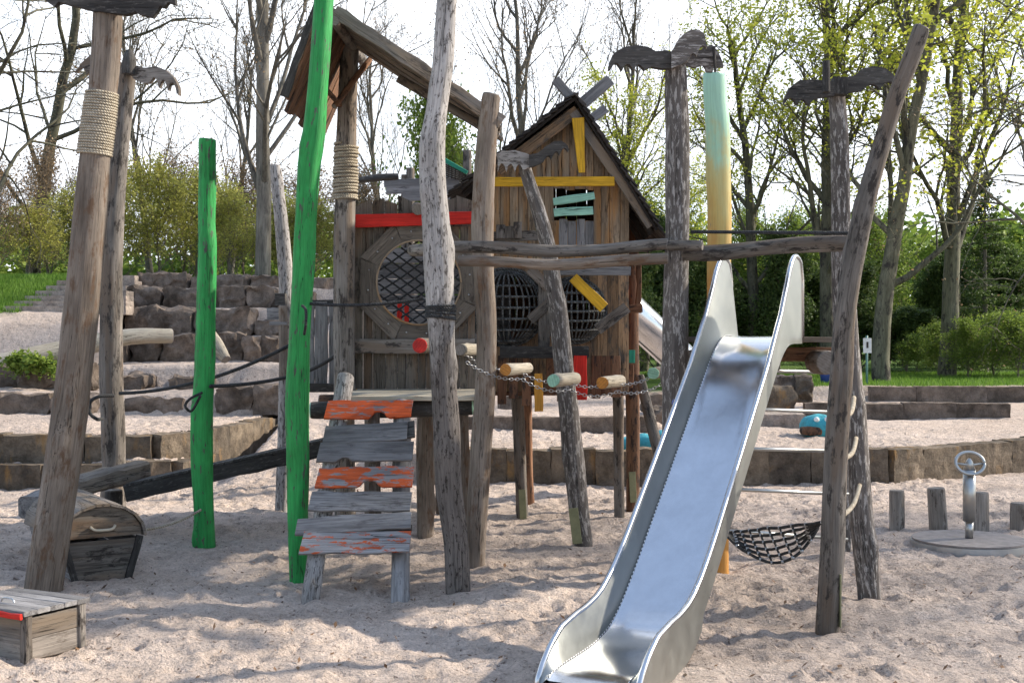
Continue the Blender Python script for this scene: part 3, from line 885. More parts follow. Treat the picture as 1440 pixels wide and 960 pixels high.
# sunward trees out of frame (they throw the dappled shade on the sand)
plant('bareB', 'bare_tree', 'bare tree on the lawn far right of the stumps', 'tree', 21.0, 15.5, .8, .7, G1)
plant('bareA', 'bare_tree', 'bare tree on the lawn far right of the ladder', 'tree', 21.0, 16.4, .8, 2.7, G1)
plant('bareS', 'bare_tree', 'straight bare tree past the right end of the stone wall', 'tree', 17.0, 17.5, .8, 1.7, G1)
plant('leafB', 'leafy_tree', 'broad yellow green tree furthest right on the lawn', 'tree', 31.0, 18.5, .9, 4.7, G1)

# shrubs: every one an object
def shrubs(key, name, lab, cat, specs, group):
    for k, (px, d, s, sz) in enumerate(specs):
        if key == 'bushD': sz = sz * rnd.uniform(.72, 1.2)
        e = ptree(key, name, lab.format(ORD[k % 12] if k < 12 else ORD[k - 12] + ' further'), cat, px, d, s, rnd.uniform(0, 6.28), group, sz)
shrubs('bushO', 'olive_shrub', 'olive green shrub behind the stone hill, {} from the left', 'shrub',
       [(-30, 36, 0.62, 0.62), (40, 33.5, 0.56, 0.46), (105, 35, 0.68, 0.59), (165, 38, 0.78, 0.81), (225, 36, 0.74, 0.78), (275, 38, 0.81, 0.74), (320, 35, 0.62, 0.59), (400, 37, 0.68, 0.59), (440, 36, 0.62, 0.56), (500, 40, 0.68, 0.62), (560, 38, 0.62, 0.56)], 'olive shrubs behind the hill')
shrubs('bushB', 'bare_shrub', 'twiggy leafless shrub at the hill top, {} from the left', 'shrub',
       [(-10, 32.5, 0.61, 0.58), (70, 37, 0.77, 0.77), (135, 40, 0.83, 0.86), (255, 41, 0.83, 0.83), (345, 40, 0.77, 0.77), (430, 42, 0.83, 0.77), (515, 37, 0.70, 0.64)], 'bare shrubs behind the hill')
shrubs('bushD', 'dark_evergreen', 'dense dark evergreen behind the slide, {} from the left', 'evergreen',
       [(690, 40, 0.67, 0.61), (780, 43, 0.67, 0.61), (880, 36, 0.61, 0.62), (925, 39, 0.67, 0.71), (985, 37, 0.61, 0.65), (1040, 39, 0.67, 0.62), (1095, 38, 0.61, 0.58), (1150, 40, 0.67, 0.55), (1210, 43, 0.73, 0.58), (1275, 42, 0.67, 0.38), (1330, 44, 0.67, 0.55), (1400, 47, 0.73, 0.67)], 'dark evergreens behind the sand')
shrubs('leafG', 'leafy_tree', 'mid green dense tree in the woods behind, {} from the left', 'tree',
       [(870, 50, 0.59, 0.59), (960, 52, 0.65, 0.68), (1060, 50, 0.58, 0.61), (1140, 52, 0.58, 0.61), (1250, 53, 0.58, 0.61), (1345, 52, 0.45, 0.43), (1440, 50, 0.43, 0.43), (1520, 46, 0.58, 0.65)], 'green woodland trees behind')
shrubs('bushG', 'green_shrub', 'light green shrub on the lawn at right, {} from the left', 'shrub',
       [(1080, 41, 0.60, 0.41), (1135, 42, 0.60, 0.38), (1290, 40, 0.41, 0.30), (1325, 38, 0.52, 0.38), (1362, 36, 0.49, 0.41), (1398, 37.5, 0.60, 0.45), (1432, 35.5, 0.60, 0.45), (1470, 37, 0.68, 0.52)], 'green shrubs on the lawn')
# far woods: one mass beyond
tv = []; 
rw = random.Random(7)
pts = []
for k in range(4200):
    px = rw.uniform(-500, 1950); d = rw.uniform(62, 80)
    x = (px - 720) * d / F
    hh = 7.0 + 2.5 * mnoise.noise(V((x * .12, 3, 0))) + (0 if px > 850 else -.5)
    pts.append((V((x, d, rw.random() ** .8 * hh + .5)), V((0, 0, 1))))
me2 = leaves('woods', pts, 26, .26, .55, M['leaf_g'], 77)
wo = bpy.data.objects.new('far_woods', me2); col.objects.link(wo); tag(wo, 'hazy olive mass of far woodland beyond the lawn', 'woodland', None, 'stuff')

# grass blades
def grass(specs, name, label, seed):
    r = np.random.RandomState(seed); vs = []
    for (x0, x1, y0, y1, n, hh) in specs:
        x = r.uniform(x0, x1, n); y = r.uniform(y0, y1, n); z = tz(x, y)
        h = r.uniform(.5, 1.3, n) * hh; a = r.uniform(0, 6.28, n); w = .012
        lx = r.normal(0, .3, n) * h; ly = r.normal(0, .3, n) * h
        v = np.stack([np.stack([x - np.cos(a) * w, y - np.sin(a) * w, z - .02], 1), np.stack([x + np.cos(a) * w, y + np.sin(a) * w, z - .02], 1), np.stack([x + lx, y + ly, z + h], 1)], 1)
        vs.append(v.reshape(-1, 3))
    v = np.concatenate(vs); f = np.arange(len(v)).reshape(-1, 3)
    o = bpy.data.objects.new(name, mesh_from(name, v, f, M['grassb'], False)); col.objects.link(o)
    tag(o, label, 'grass', None, 'stuff'); return o
grass([(-14.5, -9.6, 25.0, 32, 26000, .11), (4, 19, 29.9, 40, 30000, .09)], 'grass', 'fresh green grass on the hill and on the lawn', 5)
# fallen leaves, bud husks and twig bits on the sand
r = np.random.RandomState(21); n = 2600
y = 5.5 + 13 * r.rand(n) ** 1.2; x = (r.rand(n) - .5) * (y * .95 + 2); 
import bisect
zi = np.array([Z[min(np.searchsorted(ys, yy), len(ys) - 1), min(np.searchsorted(xs, xx), len(xs) - 1)] for xx, yy in zip(x, y)]) + .006
a = r.uniform(0, 6.28, n); s = r.uniform(.008, .03, n); w2 = s * r.uniform(.15, .6, n); t = r.normal(0, .35, n)
ux = np.stack([np.cos(a), np.sin(a), t], 1) * s[:, None]; vx = np.stack([-np.sin(a), np.cos(a), t * .5], 1) * w2[:, None]
c0 = np.stack([x, y, zi + np.abs(t) * s], 1)
v = np.stack([c0 - ux, c0 + vx, c0 + ux, c0 - vx], 1).reshape(-1, 3)
lt = bpy.data.objects.new('leaf_litter', mesh_from('leaf_litter', v, np.arange(n * 4).reshape(-1, 4), M['litter'], False)); col.objects.link(lt)
tag(lt, 'tiny brown leaves and twig bits strewn over the sand', 'litter', None, 'stuff')
# low leafy plant in front of the fallen trunk
vs_, fs_, tp_ = tree_arrays(seed=3, height=.22, r0=.01, trunk_frac=.05, nlimb=16, spread=1.6, levels=1, upw=.2, twig_r=.003, limb_len=1.2)
lm_ = leaves('leaves', tp_, 10, .05, .06, M['leaf_g'], 3)
for k, (px, py) in enumerate([(18, 503), (34, 506), (50, 503), (64, 508)]):
    q = P(px, py, 21.9); x, y = q.x, q.y
    e = thing('leafy_herb', f'low leafy weed under the fallen trunk, {ORD[k]} from the left', 'plant', (x, y, q.z), 'weeds by the fallen trunk')
    e.rotation_euler = (0, 0, k * 1.7)
    a = bpy.data.objects.new('leaves', lm_); col.objects.link(a); a.parent = e
    b2 = bpy.data.objects.new('stems', mesh_from('stems', vs_, fs_, M['twig'])); col.objects.link(b2); b2.parent = e
# ================================================================ play structure
def path_px(L, d):
    """list of (px, py, r_px[, d]) -> points, radii"""
    pts = []; rr = []
    for q in L:
        dd = q[3] if len(q) > 3 else d
        pts.append(P(q[0], q[1], dd)); rr.append(q[2] * dd / F)
    return pts, rr
def basepos(p): return (p.x, p.y, p.z)
def gbase(L, d):
    """add a foot going into the sand"""
    a = L[0]; dd = a[3] if len(a) > 3 else d
    return [(a[0], a[1] + 22, a[2] * 1.0) + tuple(a[3:])] + L

def post_mb(L, d, seed, knots=3, rough=.07, foot=True, tilt=0.1):
    mb = MB(seed)
    L2 = gbase(L, d) if foot else L
    p, r = path_px(L2, d)
    log(mb, p, r, n=20, step=.05, rough=rough, knots=knots, tilt=tilt)
    return mb, p[1] if foot else p[0]

def simple_post(name, L, d, seed, mats, label, cat='post', group=None, **kw):
    mb, b = post_mb(L, d, seed, **kw)
    return tag(mb.build(name, mats, None, b), label, cat, group)

def helix(mb, axis_pts, rads, r, pitch, mi=0, jit=.0):
    cp, cr = catmull(axis_pts, rads, .02)
    fr = frames(cp); s = 0; out = []
    cum = [0]
    for i in range(1, len(cp)): cum.append(cum[-1] + (cp[i] - cp[i - 1]).length)
    L = cum[-1]; turns = L / pitch; n = int(turns * 16)
    j = 0
    for k in range(n + 1):
        s = L * k / n
        while j < len(cum) - 2 and cum[j + 1] < s: j += 1
        t = (s - cum[j]) / max(1e-6, cum[j + 1] - cum[j])
        c = cp[j].lerp(cp[j + 1], t); R_ = cr[j] * (1 - t) + cr[j + 1] * t
        a = 2 * math.pi * turns * k / n
        T_, u, w_ = fr[j]
        rr = R_ + r * .7 + jit * mnoise.noise(V((s * 40, a * .5, 0)))
        out.append(c + (u * math.cos(a) + w_ * math.sin(a)) * rr + T_ * jit * mnoise.noise(V((a * .3, 5, s * 9))))
    tube(mb, out, r, 6, mi)

def bat(parent, name, outline, d, thick, mat, seed, yaw=0.0, pivot=None, organic=.0):
    """flat sawn board with an outline given in photo pixels at distance d, turned by yaw about pivot"""
    mb = MB(seed)
    pts = [P(x, y, d) for (x, y) in outline]
    # finer outline
    q = []
    for i in range(len(pts)):
        a = pts[i]; b_ = pts[(i + 1) % len(pts)]
        k = max(1, int((b_ - a).length / .03))
        for j in range(k):
            p = a.lerp(b_, j / k)
            p = p + V((mnoise.noise(p * 30) * .005, 0, mnoise.noise(p * 30 + V((9, 0, 0))) * .005)); q.append(p)
    if yaw:
        c = P(pivot[0], pivot[1], d)
        q = [V((c.x + (p.x - c.x) * math.cos(yaw), c.y + (p.x - c.x) * math.sin(yaw), p.z)) for p in q]
        nv = V((-math.sin(yaw), math.cos(yaw), 0)) * thick
    else: nv = V((0, thick, 0))
    extr(mb, [p - nv * .5 for p in q], nv, L=V((math.cos(yaw), math.sin(yaw), 0)))
    return mb.build(name, mat, parent)

def scallop(x0, y0, x1, y1, n, dep):
    """lower wing edge from (x0,y0) to (x1,y1) with n bat scallops"""
    out = []
    for k in range(n):
        for j in range(5):
            t = (k + j / 5) / n
            out.append((x0 + (x1 - x0) * t, y0 + (y1 - y0) * t + dep * .5 - dep * 1.9 * math.sin(math.pi * j / 5) ** .8))
    out.append((x1, y1)); return out

GP = 'carved bat posts'
# --- roped post, far left
pL = [(60, 832, 26), (74, 740, 26), (92, 620, 25), (110, 480, 24), (124, 330, 23.5), (134, 220, 22), (144, 130, 20), (150, 60, 20), (152, 18, 20)]
mb, b = post_mb(pL, 9.95, 1, knots=3)
T1 = thing('carved_post', 'thick brown leaning post wrapped in pale rope at far left', 'post', basepos(b), GP)
mb.build('post', [M['brown'], M['e_grey']], T1)
mb = MB(2); p, r = path_px([(133, 218, 22), (139, 170, 21.5), (144, 130, 20.5)], 9.95)
helix(mb, p, r, .011, .0215, jit=.004); mb.build('rope_wrap', M['rope'], T1)
bat(T1, 'carved_bat', [(52, -8), (70, 6), (78, 12), (84, 4), (98, 8), (116, 12), (132, 17), (150, 19), (178, 22), (192, 18), (200, 22), (216, 26), (222, 18), (226, 10), (232, 12), (238, 4), (248, 8), (247, -6), (225, -26), (190, -30), (160, -22), (140, -22), (110, -32), (78, -28)], 9.85, .07, M['black'], 3)
# --- second post, left
pL = [(160, 722, 15), (160, 620, 16.5), (156, 520, 16), (156, 400, 15.5), (160, 300, 14.5), (168, 210, 13.5), (178, 120, 12), (182, 92, 11)]
mb, b = post_mb(pL, 14.4, 4, knots=2)
T2 = thing('carved_post', 'tall grey brown post carved as a bat behind the roped post', 'post', basepos(b), GP)
mb.build('post', [M['grey'], M['e_grey']], T2)
bat(T2, 'wing', [(182, 98), (196, 94), (208, 98), (224, 96), (240, 102), (252, 112), (260, 126), (261, 139)] + scallop(258, 132, 216, 119, 3, 7) + [(206, 119), (190, 112)], 14.3, .06, M['grey'], 5, -.25, (182, 100))
bat(T2, 'wing', [(182, 96), (140, 68), (128, 70), (110, 84), (97, 98)] + scallop(100, 97, 150, 108, 3, 5) + [(172, 112)], 14.35, .06, M['grey'], 6, -.25, (182, 100))
mb = MB(7); p, r = path_px([(181, 104, 9), (182, 88, 9.5), (182, 78, 7.5), (182, 71, 4)], 14.25)
log(mb, p, r, n=14, step=.03, rough=.08); mb.build('bat_head', [M['black'], M['black']], T2)
# --- green poles
simple_post('green_pole', [(288, 770, 15.5), (287, 720, 14.5), (284, 650, 15.5), (284, 590, 16), (288, 520, 14.5), (290, 440, 13.5), (292, 350, 13), (291, 312, 11.5), (292, 250, 11.8), (292, 197, 12)], 12.1, 8, [M['green'], M['green']], 'short bright green painted pole with a flat top', 'pole', knots=3, rough=.09)
mb, b = post_mb([(421, 812, 14), (419, 740, 14.5), (419, 650, 16), (418, 560, 16), (421, 470, 15), (427, 380, 15), (430, 310, 14.5), (435, 235, 15.5), (441, 195, 15.2), (449, 100, 14.5), (455, 20, 13.5), (458, -40, 13), (460, -90, 12.5)], 10.55, 9, knots=4, rough=.09)
GPo = thing('green_pole', 'tall crooked bright green painted pole reaching past the top of the photo', 'pole', basepos(b))
mb.build('post', [M['green'], M['green']], GPo)
mb = MB(10); tube(mb, smooth_path([P(425, 430, 10.36), P(430, 436, 10.3), P(430, 455, 10.28), P(428, 470, 10.36)], 5), .012, 7); mb.build('grip', M['brope'], GPo)
# --- grey pole behind the green one
simple_post('grey_pole', [(396, 722, 9), (400, 600, 9), (403, 480, 10), (402, 400, 10), (397, 330, 10), (391, 270, 9), (387, 233, 7.5)], 14.4, 11, [M['pale'], M['e_grey']], 'slim pale grey pole left of the tall green pole', 'pole')
# --- front whitish crooked log
simple_post('crooked_post', [(643, 830, 18), (640, 760, 17.5), (632, 690, 19), (629, 620, 18.5), (624, 540, 17), (621, 470, 19), (619, 420, 19.5), (617, 370, 21), (613, 310, 20), (608, 250, 19), (607, 205, 19), (613, 160, 16), (622, 100, 15.5), (626, 40, 14.5), (630, -30, 14), (632, -90, 13.5)], 9.95, 12, [M['crook'], M['e_grey']], 'pale crooked debarked post with dark flecks in front of the play tower', 'post', knots=6, rough=.09)
mb = MB(13); p, r = path_px([(619, 448, 19.5), (620, 438, 19.5), (620, 428, 19.5)], 9.95)
helix(mb, p, r, .0085, .016, jit=.012); tag(mb.build('rope_lashing', M['brope'], None, p[0]), 'rope lashing tied round the pale crooked post', 'rope')

# ---------------------------------------------------------------- TOWER with asymmetrical board roof
TW = thing('play_tower', 'wooden play tower with red beam, round net hole and steep board roof', 'play tower', (P(485, 760, 12.3).x, 12.3, 0))
mb, b = post_mb([(486, 764, 15), (484, 600, 15), (484, 450, 15), (484, 330, 15), (486, 250, 14.5), (488, 160, 13.5), (492, 60, 12.5)], 12.3, 14, knots=1)
mb.build('post', [M['grey'], M['e_grey']], TW)
mb = MB(15); p, r = path_px([(485, 281, 15.5), (486, 240, 15), (487, 203, 14.6)], 12.3)
helix(mb, p, r, .014, .031, jit=.012); mb.build('rope_wrap', M['rope'], TW)
mb, b = post_mb([(669, 799, 13.5), (671, 720, 14.5), (676, 640, 15), (682, 560, 15), (684, 500, 14), (684, 440, 14), (680, 380, 14.5), (678, 320, 16), (681, 250, 15.5), (686, 190, 14.5), (691, 134, 13)], 10.95, 16, knots=4)
mb.build('post', [M['brown'], M['e_grey']], TW)
for k, (L, d, rr) in enumerate([([(598, 752, 12.5), (598, 660, 12.5), (598, 585, 12)], 12.7, 0), ([(655, 724, 10), (652, 650, 9), (650, 580, 9)], 13.6, 0), ([(622, 700, 10), (620, 640, 10), (618, 575, 10)], 14.2, 0), ([(523, 700, 10), (523, 640, 10), (522, 575, 10)], 14.0, 0)]):
    mb, b = post_mb(L, d, 17 + k); mb.build('post', [M['brown'], M['e_grey']], TW)
# roof
def plane_boards(name, A, B, C, w, t, mat, seed, parent, over=.02, jag=.04, n=None):
    """boards run A->B, laid side by side from A towards C"""
    A, B, C = V(A), V(B), V(C); D = C - A; L = D.length; k = n or max(1, round(L / w)); rnd = random.Random(seed)
    mb = MB(seed); nn = (B - A).cross(D).normalized()
    for i in range(k):
        f = (i + .5) / k
        a = A + D * f + (A - B).normalized() * rnd.uniform(-jag, jag); b_ = B + D * f + (B - A).normalized() * rnd.uniform(-jag, jag)
        off = nn * (.006 if i % 2 else -.006)
        board(mb, a + off, b_ + off, D, L / k * (1.06), t, rough=.006)
    return mb.build(name, mat, parent)
ap = P(462, 8, 11.0); rdg = V((0, 1, 0))
rf = plane_boards('roof', ap, P(700, 166, 11.0), P(462, 8, 11.0) + rdg * 1.35, .15, .028, M['plank'], 31, TW, n=9)
lf = plane_boards('roof', P(458, 4, 10.9), P(398, 142, 10.9), P(458, 4, 10.9) + rdg * 2.2, .17, .028, M['redbrown'], 32, TW, n=12, jag=.07)
mb = MB(33); board(mb, P(470, 16, 10.93), P(706, 172, 10.93), (0, 0, 1), .10, .035, rough=.012); mb.build('barge_board', M['plank'], TW)
mb = MB(34); board(mb, P(448, 0, 10.82), P(399, 136, 10.82), (1, 0, .3), .07, .035, rough=.01); mb.build('barge_board', M['black'], TW)
mb = MB(35); p, r = path_px([(470, 30, 7, 10.9), (512, 88, 7, 13.3)], 11); log(mb, p, r, n=10); mb.build('ridge_log', [M['grey'], M['e_grey']], TW)
mb = MB(36); p, r = path_px([(560, 102, 7, 11.1), (593, 91, 7, 11.2)], 11); log(mb, [P(470, 150, 12.0), P(520, 84, 12.4)], .03, n=10)
log(mb, [P(455, 122, 11.5), P(480, 150, 12.3)], .025, n=10); mb.each('brace', [M['redbrown'], M['e_grey']], TW)
mb = MB(37); log(mb, [P(593, 100, 11.3), P(603, 118, 11.9)], .045, n=12); log(mb, [P(560, 110, 11.5), P(700, 190, 11.6)], .04, n=10); mb.each('rafter', [M['grey'], M['e_grey']], TW)
# deck
d0 = 11.0; 
mb = MB(38)
for k in range(6):
    y = 11.1 + k * .26; z = 1.45
    board(mb, (P(478, 0, 11.0).x - .02, y, z), (P(668, 0, 11.0).x, y, z), (0, 1, 0), .25, .04, rough=.004)
mb.build('deck', M['pine'], TW)
mb = MB(39); log(mb, [V((P(438, 0, 11.15).x, 11.15, 1.34)), V((P(560, 0, 11.15).x, 11.15, 1.35)), V((P(664, 0, 11.15).x, 11.15, 1.37))], .075, n=16, rough=.05, cap=1)
mb.build('deck_beam', [M['black'], M['e_mint']], TW)
mb = MB(40); log(mb, [V((P(450, 0, 12.5).x, 12.5, 1.33)), V((P(668, 0, 12.5).x, 12.5, 1.33))], .08, n=14, rough=.05)
mb.build('deck_beam', [M['redbrown'], M['e_grey']], TW)
# wall panel with the round hole
dW = 12.4; kx = dW / F
hc = P(589, 397, dW); hr = 60 * kx
def arc_poly(x0, x1, zt, zb, side, c, r):
    """plank column between x0..x1 above (side=1) or below the circle"""
    pts = []
    n = 7
    if side > 0:
        for i in range(n + 1):
            x = x0 + (x1 - x0) * i / n; q = r * r - (x - c.x) ** 2
            pts.append((x, c.z + math.sqrt(q) if q > 0 else c.z))
        return [(x0, zt[0]), *pts, (x1, zt[1])]
    for i in range(n + 1):
        x = x0 + (x1 - x0) * i / n; q = r * r - (x - c.x) ** 2
        pts.append((x, c.z - math.sqrt(q) if q > 0 else c.z))
    return [(x0, zb), *pts, (x1, zb)]
def plank_wall(name, parent, x0, x1, w, y, thick, ztf, zb, mat, seed, holes=(), jag=.0, jt=.006):
    rnd = random.Random(seed); mb = MB(seed); x = x0
    while x < x1 - .01:
        xe = min(x1, x + w * rnd.uniform(.75, 1.25)); xe = x1 if x1 - xe < w * .4 else xe
        a, b_ = x + .0025, xe - .0025; yy = y + rnd.uniform(-jt, jt)
        j1, j2 = rnd.uniform(-jag, jag), rnd.uniform(-jag, jag) * .3
        zt = (ztf(a) + j1, ztf(b_) + j1 + j2)
        mb.off = V((rnd.uniform(-9, 9), rnd.uniform(-9, 9), rnd.uniform(-9, 9)))
        hit = [h for h in holes if h[0].x - h[1] < b_ and h[0].x + h[1] > a]
        if len(hit) > 1: hit = [max(hit, key=lambda h: min(b_, h[0].x + h[1]) - max(a, h[0].x - h[1]))]
        polys = []
        if not hit:
            polys.append([(a, zb), (a, zt[0]), (b_, zt[1]), (b_, zb)])
        else:
            zlo = zb
            for h in sorted(hit, key=lambda q: q[0].z):
                if len(h) > 2 and h[2] == 'rect':
                    polys.append([(a, zlo), (a, h[0].z - h[3]), (b_, h[0].z - h[3] + rnd.uniform(-.01, .01)), (b_, zlo)]); zlo = h[0].z + h[3] + rnd.uniform(-.01, .01); continue
                polys.append(arc_poly(a, b_, None, zlo, -1, h[0], h[1]))
                top = arc_poly(a, b_, zt, None, 1, h[0], h[1])
                polys.append(top); zlo = None
            if zlo is not None: polys.append([(a, zlo), (a, zt[0]), (b_, zt[1]), (b_, zlo)])
        for pl in polys:
            extr(mb, [V((px_, yy, pz_)) for px_, pz_ in pl], V((0, thick, 0)), L=V((0, 0, 1)))
        x = xe
    return mb.build(name, mat, parent)
M['wall2'] = wood('wood_wall_light', (.11, .09, .072), (.20, .168, .135), patch=(.07, .055, .045), pth=(.54, .66), vary=.25)
X0, X1 = P(497, 0, dW).x, P(668, 0, dW).x
plank_wall('wall', TW, X0, X1, .10, dW + .04, .03, lambda x: 2 + (HZ - 318) * kx, 1.47, M['wall'], 51, [(hc, hr + .02)])
plank_wall('parapet', TW, X0, X1, .14, dW + .08, .035, lambda x: 2 + (HZ - (284 - 10 * math.sin(x * 9))) * kx, 2 + (HZ - 322) * kx, M['grey'], 52, jag=.05)
# octagonal frame round the hole
mb = MB(53)
R1, R2 = hr, hr + .16
for k in range(8):
    a0 = math.pi / 8 + k * math.pi / 4; a1 = a0 + math.pi / 4
    n = 8; inner = [(hc.x + R1 * math.cos(a0 + (a1 - a0) * i / n), hc.z + R1 * math.sin(a0 + (a1 - a0) * i / n)) for i in range(n + 1)]
    RR = R2 / math.cos(math.pi / 8)
    outer = [(hc.x + RR * math.cos(a1 - .01), hc.z + RR * math.sin(a1 - .01)), (hc.x + RR * math.cos(a0 + .01), hc.z + RR * math.sin(a0 + .01))]
    mid = (a0 + a1) / 2
    mb.off = V((k * 1.7, k * 2.3, k * 3.1))
    extr(mb, [V((q[0], dW - .002 * (k % 2), q[1])) for q in inner + outer], V((0, .035, 0)), L=V((-math.sin(mid), 0, math.cos(mid))))
fo = mb.build('hole_frame', M['wall2'], TW)
mb = MB(54)
for k in range(16):
    a = k * math.pi / 8 + .15; c = V((hc.x + (hr + .085) * math.cos(a), dW - .012, hc.z + (hr + .085) * math.sin(a)))
    tube(mb, [c, c + V((0, .02, 0))], .009, 6)
mb.each('bolt', M['bolt'], fo)
mb = MB(55); tube(mb, [V((hc.x + hr * .99 * math.cos(a), dW - .005, hc.z + hr * .99 * math.sin(a))) for a in [i * 6.2832 / 40 for i in range(41)]], .010, 7, closed=False); mb.build('rim', M['warm'], fo)
mb = MB(56); board(mb, P(497, 311, dW - .04), P(667, 306, dW - .04), (0, 0, 1), 18 * kx, .035, rough=.002); mb.build('red_beam', M['red'], TW)
mb = MB(57); board(mb, P(498, 487, dW - .03), P(668, 487, dW - .03), (0, 0, 1), 20 * kx, .04, rough=.004); mb.build('rail', M['grey'], TW)
mb = MB(58); log(mb, [P(588, 294, dW - .12), P(586, 292, dW + .5)], .06, n=14); mb.build('log_end', [M['grey'], M['e_grey']], TW)
mb = MB(59); board(mb, P(503, 490, dW + .3), P(503, 556, dW + .3), (1, 0, 0), .06, .03); mb.build('yellow_plank', M['yellow'], TW)
# net in the hole
def net_disc(name, parent, c, r, y, depth, nc=5):
    mb = MB(60)
    def pt(u, v):
        q = min(1, (u * u + v * v)); return V((c.x + u * r, y + depth * (1 - q), c.z + v * r))
    for sgn in (1, -1):
        for k in range(-nc, nc + 1):
            o = k / nc * 1.0
            pts = []
            for i in range(25):
                t = -1 + 2 * i / 24
                u, v = (t + o * sgn) * .707, (t * sgn - o) * .707
                u, v = (t * .8 + o * .6, (t * .6 - o * .8) * sgn)
                if u * u + v * v <= 1.0: pts.append(pt(u, v))
            if len(pts) > 2: tube(mb, pts, .010, 5)
    return mb.build(name, M['brope'], parent)
net_disc('net', TW, hc, hr, dW + .03, .35)
mb = MB(61)
for k in range(9):
    z = 1.5 + k * .17
    board(mb, V((X0 + .05, 14.0 + .012 * (k % 2), z)), V((X1 + .35, 14.0 + .012 * (k % 2), z)), (0, 0, 1), .165, .025, rough=.005)
mb.build('back_wall', M['tread'], TW)
mb = MB(62); board(mb, P(562, 425, 13.4), P(562, 455, 13.4), (1, 0, 0), .05, .03); board(mb, P(572, 425, 13.4), P(572, 455, 13.4), (1, 0, 0), .05, .03); mb.each('red_plank', M['red'], TW)

# ---------------------------------------------------------------- climbing ramp
RB, RT = V((P(499, 0, 9.8).x, 9.8, 0)), V((P(520, 0, 10.95).x, 10.95, 1.47))
RP = thing('climbing_ramp', 'steep climbing ramp of worn orange and grey boards up to the tower deck', 'ramp', tuple(RB))
def slope_d(py):  # distance at which the ramp surface is seen at pixel row py
    # line between (z=0,d=9.8) and (z=1.47,d=10.95)
    lo, hi = 0.0, 1.1
    for _ in range(40):
        m_ = (lo + hi) / 2; d = 9.8 + 1.15 * m_; z = 1.47 * m_
        if HZ + (H - z) * F / d > py: lo = m_
        else: hi = m_
    return 9.8 + 1.15 * lo
for k, (xa, xb) in enumerate([((436, 845), (486, 530)), ((563, 850), (566, 566))]):
    L = [(xa[0], xa[1], 13, 9.82), ((xa[0] * 1.15 + xb[0] * .85) / 2, (xa[1] + xb[1]) / 2 + 20, 13, slope_d(700) + .07), (xb[0], xb[1], 12, 11.1 if k == 0 else 10.95)]
    mb, b = post_mb(L, 10, 70 + k, knots=2); mb.build('stringer', [M['pale'] if k == 0 else M['tread'], M['e_grey']], RP)
mb = MB(72); log(mb, [P(528, 740, 10.35), P(526, 570, 11.0)], .05, n=10); mb.build('stringer', [M['brown'], M['e_grey']], RP)
bds = [((459, 576), (579, 575), 25, 'orange', [(.62, .06, .07, 1 * -1)]), ((456, 612), (573, 606), 26, 'tread', None), ((448, 636), (581, 634), 27, 'tread', [(.28, .05, .04, -1)]),
       ((446, 672), (581, 670), 27, 'orangeworn', [(.55, .07, .06, -1)]), ((436, 705), (578, 705), 26, 'tread', None), ((417, 741), (578, 731), 22, 'tread', None), ((424, 763), (577, 762), 29, 'tread2', None),
       ((500, 618), (583, 603), 22, 'black', None), ((470, 748), (579, 746), 16, 'black', None)]
M['tread2'] = wood('paint_tread_orange_edge', (.22, .21, .21), (.38, .36, .35), paint=(.55, .11, .04), wear=(.42, .46), rough=.7)
up_s = V((0, 1.15, 1.47)).normalized()
for k, (a, b_, hpx, mt, nt_) in enumerate(bds):
    d = slope_d((a[1] + b_[1]) / 2) - .05 - (.012 if k in (1, 5) else 0) + (.02 if k > 6 else 0)
    mb = MB(80 + k); w_ = hpx * d / F * 1.2
    board(mb, P(a[0], a[1], d), P(b_[0], b_[1], d), up_s, w_, .026, rough=.007, notch=[(n_[0], n_[1], n_[2], n_[3]) for n_ in nt_] if nt_ else None, skew=(.12, .05), step=.025)
    o = mb.build('board', M[mt], RP)
    if mt.startswith('orange'): o['label'] = 'worn orange painted board'

# ---------------------------------------------------------------- planks fence left of tower
FN = thing('plank_fence', 'grey upright plank railing between the tall green pole and the tower', 'fence', tuple(P(455, 545, 13.2)))
for k, (x, t, b2, w_) in enumerate([(437, 424, 545, 9), (452, 424, 545, 17), (468, 428, 547, 10)]):
    mb = MB(90 + k); board(mb, P(x, b2, 13.2), P(x, t, 13.2), (1, 0, 0), w_ * 13.2 / F, .03, rough=.006); mb.build('plank', M['tread'], FN)
mb = MB(94); board(mb, P(430, 545, 13.1), P(480, 545, 13.1), (0, 0, 1), .09, .06); board(mb, P(432, 425, 13.25), P(478, 425, 13.25), (0, 0, 1), .05, .03); mb.each('rail', M['black'], FN)
mb = MB(95)
FB = thing('post_boards', 'small grey boards and dark block fixed to the slim grey pole', 'board', tuple(P(395, 440, 14.2)))
board(mb, P(376, 442, 14.2), P(404, 440, 14.2), (0, 0, 1), .13, .04); board(mb, P(380, 455, 14.1), P(404, 455, 14.1), (0, 0, 1), .04, .1); mb.each('board', M['tread'], FB)
mb = MB(96); board(mb, P(388, 421, 14.2), P(402, 421, 14.2), (0, 0, 1), .14, .12); mb.build('block', M['black'], FB)
mb = MB(97); log(mb, [P(399, 530, 14.1), P(398, 430, 14.1)], .05, n=10); mb.build('strut', [M['brown'], M['e_grey']], FB)

